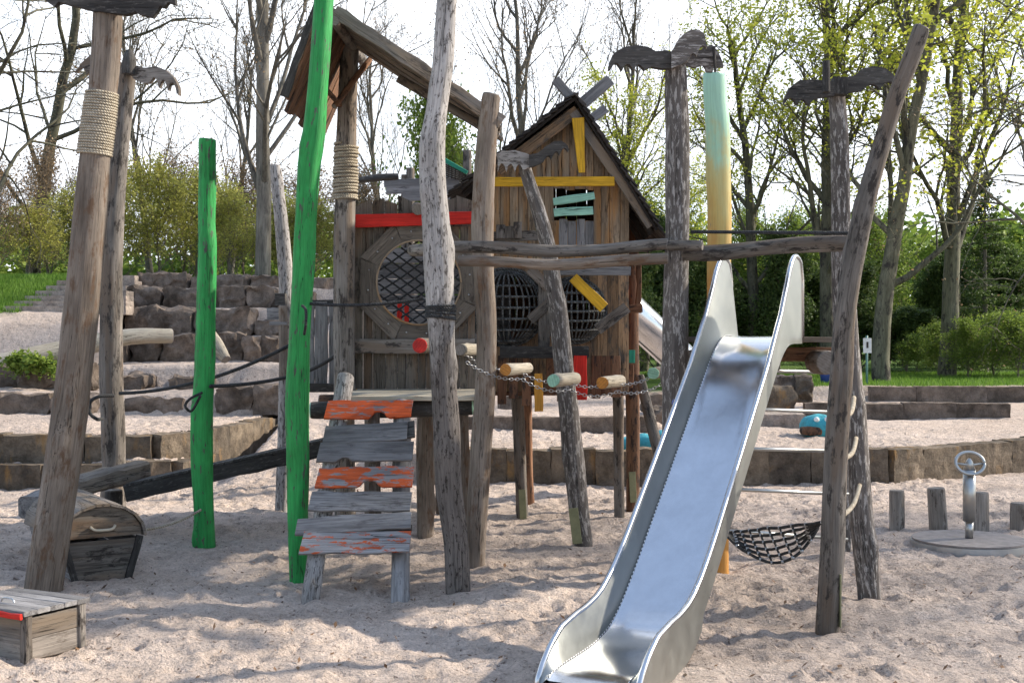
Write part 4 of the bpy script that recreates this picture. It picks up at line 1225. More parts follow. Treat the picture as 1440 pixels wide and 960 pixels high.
# ---------------------------------------------------------------- PLAYHOUSE
dH = 13.2; kh = dH / F
HX0, HX1 = P(690, 0, dH).x, P(885, 0, dH).x
PH = thing('playhouse', 'tall narrow wooden playhouse with pointed shingle roof and yellow trim', 'playhouse', ((HX0 + HX1) / 2, dH, 1.3))
apx = P(809, 142, dH)
def roofz(x):
    if x < apx.x: return apx.z - (apx.x - x) * ((P(0, 255, dH).z - apx.z) / (P(655, 0, dH).x - apx.x)) * 1.0 if False else apx.z - (apx.x - x) * (apx.z - P(0, 262, dH).z) / (apx.x - P(655, 0, dH).x)
    return apx.z - (x - apx.x) * (apx.z - P(0, 316, dH).z) / (P(920, 0, dH).x - apx.x)
win = V((P(809, 0, dH).x, dH, P(0, 288, dH).z))
zf = P(0, 556, dH).z
h2 = P(712, 432, dH); r2 = 51 * kh; h3 = P(806, 437, dH); r3 = 43 * kh
zmid = P(0, 372, dH).z
zg = P(0, 254, dH).z
plank_wall('gable_wall', PH, P(664, 0, dH).x, P(892, 0, dH).x, .095, dH, .03, lambda x: max(roofz(x) - .03, zg + .01), zg, M['warm'], 101)
plank_wall('upper_wall', PH, HX0 + .02, HX1, .095, dH + .01, .03, lambda x: zg, zmid, M['warm'], 102, [(win, 23 * kh, 'rect', 22 * kh)])
plank_wall('lower_wall', PH, HX0, HX1, .10, dH + .02, .03, lambda x: zmid, zf, M['amber'], 103, [(h2, r2), (h3, r3)])
# sides, back, floor
mb = MB(104)
for sx_ in (HX0 + .015, HX1 - .03):
    for k in range(9):
        y = dH + .14 + k * .2
        board(mb, V((sx_, y, zf)), V((sx_, y, min(roofz(sx_) - .05, 3.6))), (0, 1, 0), .195, .025, rough=.004)
mb.build('side_wall', M['redbrown'], PH)
mb = MB(105)
for k in range(12):
    x = HX0 + .08 + k * .12
    board(mb, V((x, dH + 1.9, zf)), V((x, dH + 1.9, roofz(x) - .05)), (1, 0, 0), .118, .025, rough=.004)
mb.build('back_wall', M['redbrown'], PH)
mb = MB(106)
for k in range(9): board(mb, V((HX0, dH + .1 + k * .21, zf + .02)), V((HX1, dH + .1 + k * .21, zf + .02)), (0, 1, 0), .2, .04)
mb.build('floor', M['redbrown'], PH)
# roof : shingles in overlapping courses
def shingle_slope(A, B, depth, seed, par):
    A, B = V(A), V(B); rnd = random.Random(seed); mb = MB(seed)
    ax = (B - A).normalized(); L = (B - A).length; nn = V((0, 1, 0)).cross(ax)
    if nn.z < 0: nn = -nn
    rows_ = int(L / .085)
    for i in range(rows_ + 1):
        s = i * L / rows_; y = A.y - .1
        while y < A.y + depth:
            w_ = rnd.uniform(.09, .17)
            a = A + ax * (s - .03) + V((0, y - A.y + w_ / 2, 0)) + nn * .015
            b_ = A + ax * (s + .13 + rnd.uniform(-.02, .03)) + V((0, y - A.y + w_ / 2, 0)) + nn * (.045 + rnd.uniform(0, .012))
            board(mb, a, b_, (0, 1, 0), w_ * .97, .016, rough=.003, step=.2, ch=.002); y += w_
    board(mb, A - V((0, .02, 0)), B - V((0, .02, 0)), (0, 0, 1), .03, .02)
    for k in range(4):
        y = A.y + .3 + k * depth / 4
        board(mb, V((A.x, y, A.z)) - nn * .03, V((B.x, y, B.z)) - nn * .03, nn, .06, .05)
    return mb.build('roof', M['shingle'], par)
M['shingle'] = wood('roof_shingle', (.022, .019, .017), (.075, .063, .055), patch=(.10, .085, .07), pth=(.6, .75))
shingle_slope(P(811, 137, 12.95), P(648, 266, 12.95), 2.1, 111, PH)
shingle_slope(P(807, 137, 12.95), P(924, 324, 12.95), 2.1, 112, PH)
mb = MB(113)
plate_b = [(P(811, 145, 12.98), P(918, 318, 12.98), 15), ]
board(mb, P(806, 158, 12.98), P(916, 318, 12.98), (1, 0, .6), 13 * kh, .03, rough=.003); mb.build('barge_board', M['plank'], PH)
mb = MB(114); board(mb, P(812, 156, 12.99), P(700, 240, 12.99), (-.6, 0, 1), 16 * kh, .03, rough=.003); mb.build('barge_board', M['amber'], PH)
mb = MB(115); board(mb, P(690, 256, 12.96), P(864, 255, 12.96), (0, 0, 1), 13 * kh, .035, rough=.004); mb.build('yellow_beam', M['yellow'], PH)
mb = MB(116); board(mb, P(813, 166, 12.94), P(818, 243, 12.94), (1, 0, 0), 17 * kh, .03, w2=9 * kh); mb.build('yellow_plank', M['yellow'], PH)
mb = MB(117)
for (a, b_, w_) in [((803, 138, 13.05), (781, 112, 13.05), 13), ((818, 147, 13.3), (858, 112, 13.3), 16), ((828, 170, 14.2), (852, 152, 14.2), 14)]:
    board(mb, P(*a), P(*b_), V((0, 0, 1)), w_ * kh, .05, rough=.004)
mb.each('ridge_board', M['tread'], PH)
W_ = mb = MB(118); board(mb, P(778, 284, 12.93), P(836, 275, 12.93), (0, 0, 1), 10 * kh, .025, rough=.006); board(mb, P(779, 299, 12.93), P(834, 296, 12.93), (0, 0, 1), 11 * kh, .025, rough=.006)
mb.each('shutter', M['mint'], PH)
mb = MB(119)
for k, x in enumerate((792, 804, 817, 829)): board(mb, P(x, 345, 13.0), P(x, 308 + (k % 2) * 3, 13.0), (1, 0, 0), 11.5 * kh, .02)
mb.each('window_patch', M['tread'], PH)
mb = MB(120); board(mb, P(765, 380, 12.95), P(887, 381, 12.95), (0, 0, 1), 13 * kh, .04); mb.build('cross_board', M['tread'], PH)
mb = MB(121); board(mb, P(694, 333, 12.9), P(765, 331, 12.9), (0, 0, 1), 14 * kh, .04)
for x, t in ((704, 316), (716, 318), (728, 312)): board(mb, P(x, 335, 12.86), P(x, t, 12.86), (1, 0, 0), 12 * kh, .03)
mb.each('ledge_board', M['grey'], PH)
mb = MB(122); board(mb, P(806, 390, 12.93), P(849, 433, 12.93), (1, 0, 1), 15 * kh, .03); mb.build('yellow_brace', M['yellow'], PH)
mb = MB(123); board(mb, P(840, 463, 12.93), P(882, 432, 12.93), (0, 0, 1), 16 * kh, .03); board(mb, P(745, 450, 12.93), P(773, 425, 12.93), (0, 0, 1), 14 * kh, .03)
board(mb, P(745, 378, 12.93), P(772, 405, 12.93), (0, 0, 1), 14 * kh, .03); board(mb, P(765, 400, 12.96), P(765, 500, 12.96), (1, 0, 0), 16 * kh, .03); mb.each('diagonal_board', M['grey'], PH)
mb = MB(124); board(mb, P(703, 495, 12.85), P(828, 495, 12.85), (0, 0, 1), 16 * kh, .07); mb.build('dark_beam', M['black'], PH)
mb = MB(125); board(mb, P(816, 500, 12.83), P(816, 562, 12.83), (1, 0, 0), 18 * kh, .035, rough=.006); mb.build('red_plank', M['red'], PH)
mb = MB(126); board(mb, P(757, 525, 12.8), P(758, 578, 12.8), (1, 0, 0), 11 * kh, .03, rough=.005); M['ochre'] = wood('paint_ochre', (.2, .1, .05), (.3, .15, .08), paint=(.58, .27, .04), wear=(.66, .74), rough=.6); mb.build('ochre_plank', M['ochre'], PH)
mb = MB(127)
for k, (x, b2) in enumerate([(706, 568), (722, 560), (740, 570), (775, 556), (790, 564), (838, 560), (852, 556), (866, 558)]):
    board(mb, P(x, 500, 13.05), P(x, b2, 13.05), (1, 0, 0), 13 * kh, .03, rough=.005)
mb.each('skirt_plank', M['redbrown'], PH)
# net baskets bulging from the two holes
def net_barrel(name, c, r, parent, seed, bulge=.28):
    mb = MB(seed)
    def pt(lat, lon):  # lat -1..1 vertical, lon 0..pi front half
        rr = math.sqrt(max(0, 1 - lat * lat))
        return V((c.x + r * rr * math.cos(lon), c.y - bulge * rr * math.sin(lon) - .02, c.z + r * lat))
    for k in range(7):
        lat = -.9 + k * 1.8 / 6
        q = [pt(lat, math.pi * i / 16) + V((0, 0, -.012 * math.sin(math.pi * i / 16))) for i in range(17)]
        tube(mb, q, .013, 6)
    for k in range(16):
        lon = math.pi * (k + .5) / 16
        tube(mb, [pt(-.97 + 1.94 * i / 16, lon) for i in range(17)], .0095, 5)
    for rr in (1.0, 1.07): tube(mb, [V((c.x + r * rr * math.cos(a), c.y - .03, c.z + r * rr * math.sin(a))) for a in [i * 6.2832 / 36 for i in range(37)]], .016, 6)
    return mb.build(name, M['netrope'], parent)
net_barrel('net', h2, r2, PH, 130); net_barrel('net', h3, r3, PH, 131)
for (L, d, mt, sd_) in [([(735, 726, 8), (731, 640, 8.5), (727, 548, 9)], 14.05, 'grey', 132), ([(745, 712, 7), (742, 640, 7), (741, 540, 7)], 15.0, 'redbrown', 133),
                   ([(871, 729, 7.5), (870, 640, 7.5), (869, 520, 8)], 13.9, 'grey', 134), ([(890, 701, 9.5), (890, 600, 10), (889, 480, 9.5), (889, 360, 9), (888, 290, 8)], 14.6, 'redbrown', 135)]:
    mb, b = post_mb(L, d, sd_, knots=1); o = mb.build('leg', [M[mt], M['e_grey']], PH)
    if sd_ in (132, 135):
        mb = MB(sd_ + 40); x = L[0][0]; board(mb, P(x + 1, L[0][1] + 5, d - .09), P(x - 1, L[0][1] - 38, d - .09), (1, 0, 0), .075, .008, rough=0); mb.build('metal_bracket', M['plate'], o)
mb = MB(140); log(mb, [P(928, 645, 13.4), P(916, 595, 13.5), P(900, 530, 13.8)], [.055, .06, .05], n=12); mb.build('brace', [M['grey'], M['e_grey']], PH)
mb = MB(141); board(mb, P(884, 492, 13.35), P(884, 510, 13.35), (1, 0, 0), 17 * kh, .11, rough=.003); mb.build('green_block', M['teal'], PH)
mb = MB(142)
for (x, y0, y1, w_) in [(884, 512, 545, 14), (880, 390, 470, 6), (898, 372, 440, 8)]: board(mb, P(x, y1, 14.2), P(x, y0, 14.2), (1, 0, 0), w_ * kh, .06, rough=.01)
board(mb, P(880, 435, 14.0), P(903, 433, 14.0), (0, 0, 1), .09, .08); mb.each('side_timber', M['redbrown'], PH)
mb = MB(143); board(mb, P(881, 395, 14.3), P(881, 432, 14.3), (1, 0, 0), .05, .03); board(mb, P(881, 450, 14.3), P(881, 480, 14.3), (1, 0, 0), .04, .03); mb.each('red_panel', M['red'], PH)
mb = MB(144); board(mb, P(735, 540, 13.6), P(735, 560, 13.6), (1, 0, 0), .17, .12); board(mb, P(700, 543, 13.5), P(760, 543, 13.5), (0, 0, 1), .09, .1); mb.each('floor_beam', M['grey'], PH)

# --- leaning post with bat top in front of the house
pL = [(820, 764, 13), (814, 720, 14), (806, 640, 14), (800, 580, 14), (793, 520, 13.5), (786, 450, 13), (778, 400, 12), (770, 345, 11), (757, 295, 10.5), (746, 262, 9.5), (737, 232, 8.5)]
mb, b = post_mb(pL, 12.2, 150, knots=4)
TB = thing('carved_post', 'thin leaning grey post topped by a bat wing in front of the playhouse', 'post', basepos(b), GP)
mb.build('post', [M['darkbark'], M['e_grey']], TB)
bat(TB, 'wing', [(744, 236), (744, 218), (756, 216), (768, 206), (780, 199), (790, 199), (798, 205), (800, 212)] + scallop(798, 212, 764, 228, 3, 4) + [(752, 234)], 12.1, .07, M['black'], 151)
bat(TB, 'wing', [(744, 218), (724, 212), (706, 213), (698, 218), (700, 226)] + scallop(700, 238, 736, 240, 3, 6) + [(744, 236)], 12.13, .07, M['pale'], 152)
mb = MB(153); board(mb, P(812, 764, 12.06), P(806, 714, 12.06), (1, 0, 0), .09, .008, rough=0); mb.build('metal_bracket', M['plate'], TB)

# --- roofs and timbers beyond the tower
BT = thing('back_tower', 'further wooden play tower with grey boards and netted pitched top behind the first', 'play tower', tuple(P(600, 520, 16.5)))
mb = MB(160); 
for (y, x0, x1) in ((258, 540, 646), (268, 543, 640), (278, 566, 646)): board(mb, P(x0, y, 16.2), P(x1, y - 3, 16.2), (0, 0, 1), 11 * 16.2 / F, .03)
mb.each('board', M['tread'], BT)
mb = MB(161)
A_, B_, C_ = P(622, 222, 16.0), P(656, 242, 16.0), P(622, 262, 16.4)
for i in range(9):
    f = i / 8
    tube(mb, [P(620, 222 + 26 * f, 16 + f * .2), P(656, 241 + 16 * f, 16 + f * .2)], .012, 5)
for i in range(8):
    f = i / 7; tube(mb, [P(620 + 36 * f, 222 + 19 * f, 15.98), P(620 + 36 * f, 248 + 9 * f, 16.2)], .008, 5)
mb.build('net', M['brope'], BT)
mb = MB(162); board(mb, P(618, 221, 16.0), P(657, 243, 16.0), (0, 0, 1), .05, .05); mb.build('ridge_board', M['teal'], BT)
mb = MB(163)
for i in range(7): board(mb, P(618, 226 + i * 4, 16.3 + i * .05), P(656, 245 + i * 2, 16.3 + i * .05), (0, .5, 1), .045, .02)
mb.build('roof', M['galv'], BT)
mb = MB(164); log(mb, [P(500, 254, 15.5), P(524, 251, 15.5), P(560, 249, 15.5)], [.03, .05, .04], n=10, rough=.3); mb.build('beam', [M['black'], M['black']], BT)
for k, (x, t, r) in enumerate([(577, 237, 6), (657, 212, 6), (568, 246, 4)]):
    mb = MB(165 + k); log(mb, [P(x, 560, 16.6), P(x, 400, 16.6), P(x, t, 16.6)], r * 16.6 / F, n=10); mb.build('post', [M['grey'], M['e_grey']], BT)

# ---------------------------------------------------------------- cross beams
mb = MB(170); log(mb, [P(638, 347, 10.2), P(700, 348, 10.2), P(770, 353, 10.2), P(840, 352, 10.2), P(890, 347, 10.2), P(938, 343, 10.2)], [.048, .05, .05, .046, .048, .048], n=16, rough=.12)
tag(mb.build('rail_log', [M['grey'], M['e_grey']], None, P(640, 350, 10.15)), 'upper knobbly rail log from the crooked post to the tall bat post', 'log beam')
mb = MB(171); log(mb, [P(645, 367, 10.1), P(700, 368, 10.1), P(780, 372, 10.1), P(860, 367, 10.1), P(938, 363, 10.1)], [.042, .045, .045, .045, .045], n=14, rough=.1)
tag(mb.build('rail_log', [M['brown'], M['e_grey']], None, P(645, 365, 10.2)), 'lower thinner rail log just under the knobbly one', 'log beam')
mb = MB(172); log(mb, [P(962, 356, 10.2), P(1010, 356, 10.1), P(1070, 349, 10.0), P(1130, 344, 9.8), P(1204, 342, 9.5)], [.058, .06, .056, .06, .055], n=16, rough=.12)
tag(mb.build('rail_log', [M['grey'], M['e_grey']], None, P(965, 356, 10.2)), 'grey rail log above the slide running to the leaning ladder post', 'log beam')
mb = MB(176); log(mb, [P(580, 352, 10.6), P(612, 350, 10.2)], .05, n=12); tag(mb.build('log_stub', [M['grey'], M['e_grey']], None, P(580, 352, 10.6)), 'log stub ending in front of the round net hole, left of the crooked post', 'log beam')
mb = MB(173); log(mb, [P(940, 345, 10.1), P(987, 345, 10.0)], .042, n=14)
tag(mb.build('log_stub', [M['grey'], M['e_grey']], None, P(985, 345, 10)), 'short log stub poking out beside the tall bat post', 'log beam')
mb = MB(174); tube(mb, sag(P(972, 326, 10.2), P(1202, 328, 9.3), .0), .014, 7); tag(mb.build('rope', M['brope'], None, P(972, 326, 10.2)), 'black rope stretched level above the slide', 'rope')

# --- tall bat post
mb, b = post_mb([(952, 822, 18), (950, 700, 18), (950, 600, 18), (950, 500, 18), (951, 400, 17.5), (953, 300, 17), (953, 200, 16.5), (951, 130, 16), (951, 92, 15)], 10.3, 180, knots=4, rough=.08)
T3 = thing('carved_post', 'tall thick flecked post with a big carved bat left of the mint pole', 'post', basepos(b), GP)
mb.build('post', [M['darkbark'], M['e_grey']], T3)
bat(T3, 'wing', [(948, 76), (935, 72), (920, 74), (908, 68), (892, 66), (874, 70), (860, 80), (855, 94), (854, 101)] + scallop(856, 99, 905, 101, 3, 5) + [(915, 96), (930, 98), (948, 97)], 10.2, .07, M['black'], 181, .12, (948, 80))
bat(T3, 'wing', [(944, 97), (944, 74), (952, 60), (962, 49), (972, 44), (982, 44), (990, 50), (994, 68)] + scallop(992, 68, 966, 88, 2, 4) + [(958, 92)], 10.12, .07, M['darkbark'], 182, -.1, (948, 80))
bat(T3, 'wing', [(960, 84), (976, 76), (990, 68), (1000, 64), (1010, 74), (1014, 84), (1017, 95), (1008, 96), (1004, 88), (1002, 102), (994, 102), (988, 92), (976, 96), (962, 92)], 10.35, .05, M['darkbark'], 183)
mb = MB(184); board(mb, P(1004, 66, 10.3), P(1006, 101, 10.3), (1, 0, 0), .018, .06); mb.build('strip', M['black'], T3)
mb = MB(185); tube(mb, [P(951, 567, 10.18), P(951, 567, 10.02)], 7 * 10.1 / F, 14); 
log(mb, [P(951, 567, 10.2), P(951, 567, 10.0)], .038, n=14, mi=0, cap=1); o = mb.build('blue_log_end', [M['brown'], M['e_blue']], T3)

# --- mint and ochre pole (paint runs from mint at the top to ochre)
m, nt, b_, out_ = newmat('paint_mint_ochre')
at_ = N(nt, 'ShaderNodeAttribute', attribute_name='wc').outputs['Vector']
sp_ = N(nt, 'ShaderNodeSeparateXYZ'); lk(nt, at_, sp_.inputs[0])
nn_ = nz(nt, mapped(nt, at_, (7, 7, 2.5)), 1, 4, .6)
ma = N(nt, 'ShaderNodeMath', operation='MULTIPLY_ADD'); lk(nt, nn_, ma.inputs[0]); ma.inputs[1].default_value = 1.5; lk(nt, sp_.outputs[2], ma.inputs[2])
mr = N(nt, 'ShaderNodeMapRange'); lk(nt, ma.outputs[0], mr.inputs[0]); mr.inputs[1].default_value = .3; mr.inputs[2].default_value = 5.3
cc = ramp(nt, mr.outputs[0], [(.0, (.58, .27, .05)), (.58, (.55, .25, .05)), (.70, (.56, .40, .12)), (.78, (.52, .47, .20)), (.84, (.36, .60, .42)), (1.0, (.38, .66, .52))])
fi_ = nz(nt, mapped(nt, at_, (60, 60, 3)), 1, 4, .6)
sc_ = nz(nt, mapped(nt, at_, (20, 20, 8)), 1, 5, .7)
cc = mix(nt, .4, cc, ramp(nt, fi_, [(.3, .6), (.6, 1.05)]), 'MULTIPLY')
cc = mix(nt, ramp(nt, sc_, [(.66, 0.0), (.72, .8)]), cc, (.25, .2, .13))
lk(nt, cc, b_.inputs['Base Color']); b_.inputs['Roughness'].default_value = .6
lk(nt, bump(nt, fi_, .3, .006), b_.inputs['Normal']); M['mintochre'] = m
mb, b = post_mb([(1011, 806, 14), (1010, 700, 15), (1010, 560, 15), (1010, 450, 16), (1011, 370, 16.5), (1012, 300, 17), (1010, 240, 17.5), (1009, 180, 18), (1006, 140, 17), (1005, 107, 17)], 10.8, 190, knots=2, rough=.05)
mb.off = V((0, 0, 0)); mb.w = [(a[0], a[1], c[2]) for a, c in zip(mb.w, mb.v)]
tag(mb.build('painted_pole', [M['mintochre'], M['e_mint']], None, b), 'pole painted mint on top and ochre below, behind the slide', 'pole')

# --- right bat post
mb, b = post_mb([(1188, 776, 8), (1188, 700, 9), (1186, 560, 11), (1184, 450, 12.5), (1183, 360, 13.5), (1182, 250, 13), (1180, 180, 12.5), (1176, 128, 11.5)], 11.8, 200, knots=2)
T4 = thing('carved_post', 'slim grey post with a flat winged bat right of the mint pole', 'post', basepos(b), GP)
mb.build('post', [M['darkbark'], M['e_grey']], T4)
bat(T4, 'wing', [(1172, 116), (1156, 114), (1140, 113), (1124, 114), (1110, 124), (1101, 142)] + scallop(1103, 144, 1136, 149, 2, 5) + [(1144, 140), (1160, 137), (1172, 136)], 11.65, .07, M['black'], 201)
bat(T4, 'wing', [(1188, 132), (1188, 110), (1200, 108), (1212, 98), (1226, 94), (1244, 97), (1254, 105), (1261, 118)] + scallop(1260, 121, 1212, 128, 2, 5) + [(1200, 130)], 11.68, .07, M['black'], 202)
mb = MB(203); board(mb, P(1180, 134, 11.68), P(1180, 110, 11.68), (1, 0, 0), 20 * 11.7 / F, .13); mb.build('bat_body', M['black'], T4)
mb = MB(204); board(mb, P(1162, 130, 11.5), P(1162, 86, 11.5), (1, 0, 0), 9 * 11.7 / F, .09, ch=.02); mb.build('bat_head', M['black'], T4)

# ---------------------------------------------------------------- ladder posts
LD = [('leaning_post', [(1164, 877, 16.5), (1170, 780, 16.5), (1172, 700, 16.5), (1178, 600, 16), (1184, 520, 15.5), (1188, 450, 15), (1196, 390, 15), (1208, 330, 14.5), (1224, 260, 13.5), (1244, 190, 12.5), (1262, 130, 12), (1282, 80, 12), (1296, 40, 11.5)], 8.82, 'grey', 'long grey leaning post of the slide ladder reaching up to the right', 210),
      ('ladder_post', [(1222, 842, 16), (1217, 780, 16), (1211, 720, 15), (1208, 660, 14), (1204, 590, 14), (1200, 540, 12), (1198, 480, 10), (1196, 430, 9)], 9.7, 'darkbark', 'shorter knobbly dark post behind the leaning ladder post', 211)]
for nm, L, d, mt, lb, sd_ in LD:
    mb, b = post_mb(L, d, sd_, knots=4, rough=.09)
    T_ = thing(nm, lb, 'post', basepos(b)); mb.build('post', [M[mt], M['e_grey']], T_)
    mb = MB(sd_ + 9)
    if sd_ == 210: board(mb, P(1180, 880, 8.78), P(1180, 806, 8.78), (0, 1, 0), .09, .01, rough=0); mb.build('metal_bracket', M['plate'], T_)
RG = 'rungs between the ladder posts'
for k, (a, b_) in enumerate([((1188, 584), (1199, 563)), ((1187, 643), (1202, 620)), ((1184, 724), (1207, 686))]):
    p0, p1 = P(a[0] - 2, a[1] + 3, 8.95), P(b_[0] + 2, b_[1] - 4, 9.6)
    mb = MB(220 + k); tube(mb, smooth_path([p0, p0.lerp(p1, .5) - V((-.02, 0, .03)), p1], 6), .017, 8)
    tag(mb.build('rope_rung', M['rope'], None, p0), f'curved rope rung between the two ladder posts, {["highest", "middle", "lowest"][k]}', 'rung', RG)
for k, (x0, y0, x1, y1) in enumerate([(1082, 521, 1178, 524), (1070, 575, 1182, 580), (1050, 631, 1182, 634), (1020, 687, 1196, 695), (1005, 744, 1186, 758)]):
    mb = MB(230 + k); tube(mb, [P(1008, y0 - (x0 - 1008) * .03, 10.55), P(x1 + 5, y1, 11.3 if k < 4 else 11.7)], .016, 10)
    tag(mb.build('steel_rung', M['steel_r'], None, P(x0, y0, 10.6)), f'steel bar behind the slide, {ORD[k]} from the top', 'rung', 'steel bars behind the slide')

# ---------------------------------------------------------------- slide platform
SP = thing('slide_platform', 'small wooden deck on round beams at the top of the slide', 'platform', (1.9, 10.4, 1.9))
mb = MB(240)
for k in range(4): board(mb, V((P(963, 0, 10.35).x, 10.60 + k * .21, 1.955)), V((P(1172, 0, 10.35).x + .05, 10.60 + k * .21, 1.955)), (0, 1, 0), .2, .045)
mb.build('deck', M['plank'], SP)
for k, (x, r) in enumerate([(982, 20), (1164, 19)]):
    mb = MB(241 + k); c = P(x, 510, 10.42); log(mb, [c, c + V((0, .4, 0))], r * .9 * 10.42 / F, n=18, rough=.04); mb.build('beam', [M['brown'], M['e_grey']], SP)
mb = MB(243); board(mb, P(990, 498, 10.9), P(1170, 498, 10.9), (0, 0, 1), .12, .06); mb.build('cross_beam', M['redbrown'], SP)

# ---------------------------------------------------------------- SLIDE
SD = V((-.434, -.901, 0)).normalized(); SR = V((.901, -.434, 0)).normalized()
S0 = V((1.92, 10.2, 0))
def bed_z(s):
    key = [(-.42, 1.985), (0, 1.985), (.12, 1.96), (.3, 1.87), (.6, 1.64), (1.2, 1.16), (2.1, .44), (2.35, .26), (2.55, .16), (2.8, .115), (3.4, .10), (3.5, .07)]
    return float(np.interp(s, [k[0] for k in key], [k[1] for k in key]))
ss = list(np.linspace(-.40, 3.5, 84))
bz_ = np.array([bed_z(s) for s in ss]); 
for _ in range(4): bz_[1:-1] = (bz_[:-2] + 2 * bz_[1:-1] + bz_[2:]) / 4
rail_h = lambda s: float(np.interp(s, [-.40, -.36, -.30, -.2, -.1, 0, .12, .3, .7, 1.4, 2.0, 2.4, 2.9, 3.15, 3.3, 3.42, 3.5], [.52, .585, .62, .64, .62, .55, .42, .29, .21, .20, .20, .21, .21, .18, .11, .03, -.05]))
SL = thing('slide', 'polished steel slide with high curved side guards running down into the sand', 'slide', tuple(S0 + SD * 3.0))
hw = .235
mb = MB(250); prof = []
cs = [(-hw, .006), (-hw + .018, .0), (-.15, -.001), (-.07, -.002), (0, -.002), (.07, -.002), (.15, -.001), (hw - .018, .0), (hw, .006)]
vs = []; ws = []
for s, z in zip(ss, bz_):
    for (u, h) in cs:
        p = S0 + SD * s + SR * u; vs.append(V((p.x, p.y, z + h))); ws.append((u, h, s))
n = len(cs)
fs = [(i * n + k, i * n + k + 1, (i + 1) * n + k + 1, (i + 1) * n + k) for i in range(len(ss) - 1) for k in range(n - 1)]
mb.add(vs, fs, ws, 0, True)
# underside
mb.add([v - V((0, 0, .035)) for v in vs], [f[::-1] for f in fs], ws, 0, True)
mb.build('bed', M['steel'], SL)
for sg in (-1, 1):
    mb = MB(252 + sg)
    # side sheet from bed up to rail and down outside skirt
    va = []; wa = []
    rowsn = 6
    for s, z in zip(ss, bz_):
        rh = rail_h(s)
        for k in range(rowsn):
            f = k / (rowsn - 1)
            u = hw - .001 + .056 * f; h = .004 + (rh - .004) * f
            p = S0 + SD * s + SR * u * sg; va.append(V((p.x, p.y, z + h))); wa.append((u, h, s))
    fa = [(i * rowsn + k, i * rowsn + k + 1, (i + 1) * rowsn + k + 1, (i + 1) * rowsn + k) for i in range(len(ss) - 1) for k in range(rowsn - 1)]
    mb.add(va, fa, wa, 0, True)
    vb = []; wb = []
    for s, z in zip(ss, bz_):
        rh = rail_h(s)
        for k in range(3):
            f = k / 2; lo = -.06 if s < 2.3 else -.13
            p = S0 + SD * s + SR * (hw + .066) * sg; vb.append(V((p.x, p.y, z + lo + (rh - lo) * f))); wb.append((hw, lo + (rh - lo) * f, s))
    fb = [(i * 3 + k, i * 3 + k + 1, (i + 1) * 3 + k + 1, (i + 1) * 3 + k) for i in range(len(ss) - 1) for k in range(2)]
    mb.add(vb, fb, wb, 0, True)
    o = mb.build('side_guard', M['steel_p'], SL)
    mb = MB(262 + sg); mb.off = V((0, 0, 0))
    tube(mb, [S0 + SD * s + SR * (hw - .004) * sg + V((0, 0, z + .008)) for s, z in list(zip(ss, bz_))[4:]], .0035, 5); mb.build('weld_seam', M['weld'], o)
    mb = MB(254 + sg)
    pth = [S0 + SD * -.41 + SR * (hw + .062) * sg + V((0, 0, 1.97))]
    pth += [S0 + SD * -.41 + SR * (hw + .062) * sg + V((0, 0, 1.985 + .42)), S0 + SD * -.405 + SR * (hw + .062) * sg + V((0, 0, 1.985 + .47))]
    pth += [S0 + SD * s + SR * (hw + .062) * sg + V((0, 0, z + rail_h(s) + .004)) for s, z in list(zip(ss, bz_))[1:]]
    tube(mb, pth, .018, 10); mb.build('rail', M['steel_t'], o)
mb = MB(257)
for u in (-.2, .2):
    p = S0 + SD * 2.9 + SR * u; tube(mb, [V((p.x, p.y, .07)), V((p.x, p.y, -.2))], .024, 8)
mb.each('foot', M['galv'], SL)
mb = MB(258); c = S0 + SD * 0 + SR * (-hw - .03 + .52)
q = S0 + SD * -.02 + SR * (hw + .03) ; board(mb, V((q.x - .012, q.y, 2.18)), V((q.x - .012, q.y, 2.30)), SD, .05, .004, rough=.002); mb.build('sticker', M['white'], SL)

# ---------------------------------------------------------------- tube slide beyond
mb = MB(260)
pts = smooth_path([P(880, 438, 15.6), P(905, 462, 15.7), P(935, 490, 15.9), P(965, 518, 16.2), P(1000, 545, 16.6)], 6)
tube(mb, [p + V((0, 0, .05)) for p in pts], .22, 28); tag(mb.build('tube_slide', M['steel'], None, pts[0]), 'shiny steel tube slide half hidden behind the tall bat post', 'slide')

# ---------------------------------------------------------------- chained stepping logs
CH = 'hanging stepping logs'
lg = [((600, 486), 11.6, 'e_red', 12, 'brown', 'red ended hanging log beside the crooked post', 14), ((668, 492), 11.3, 'e_grey', 9, 'pine', 'pale hanging log right of the crooked post', 46), ((727, 519), 11.2, 'e_orange', 9.5, 'pine', 'hanging log with orange end left of the mint ended one', 40),
      ((794, 534), 11.3, 'e_mint', 10.5, 'pine', 'hanging log with mint end in front of the thin leaning post', 44), ((860, 537), 11.5, 'e_orange', 10, 'pine', 'hanging log with orange end nearest to the green block', 42), ((925, 524), 11.7, 'e_mint', 9.5, 'brown', 'hanging log with mint end beside the tall bat post', 30)]
ends = []
for k, ((x, y), d, em, r, bm, lb, ln) in enumerate(lg):
    half = ln / 2 * d / F; a = P(x, y, d) - V((half * .8, .34, -.005)); b_ = P(x, y, d) + V((half * .8, .34, 0.0))
    mb = MB(270 + k); mats = [M[bm], M[em]]
    log(mb, [b_, a.lerp(b_, .5), a], r * .88 * d / F, n=18, rough=.06, knots=1)
    tag(mb.build('hanging_log', mats, None, a), lb, 'log', CH); ends.append((a, b_))
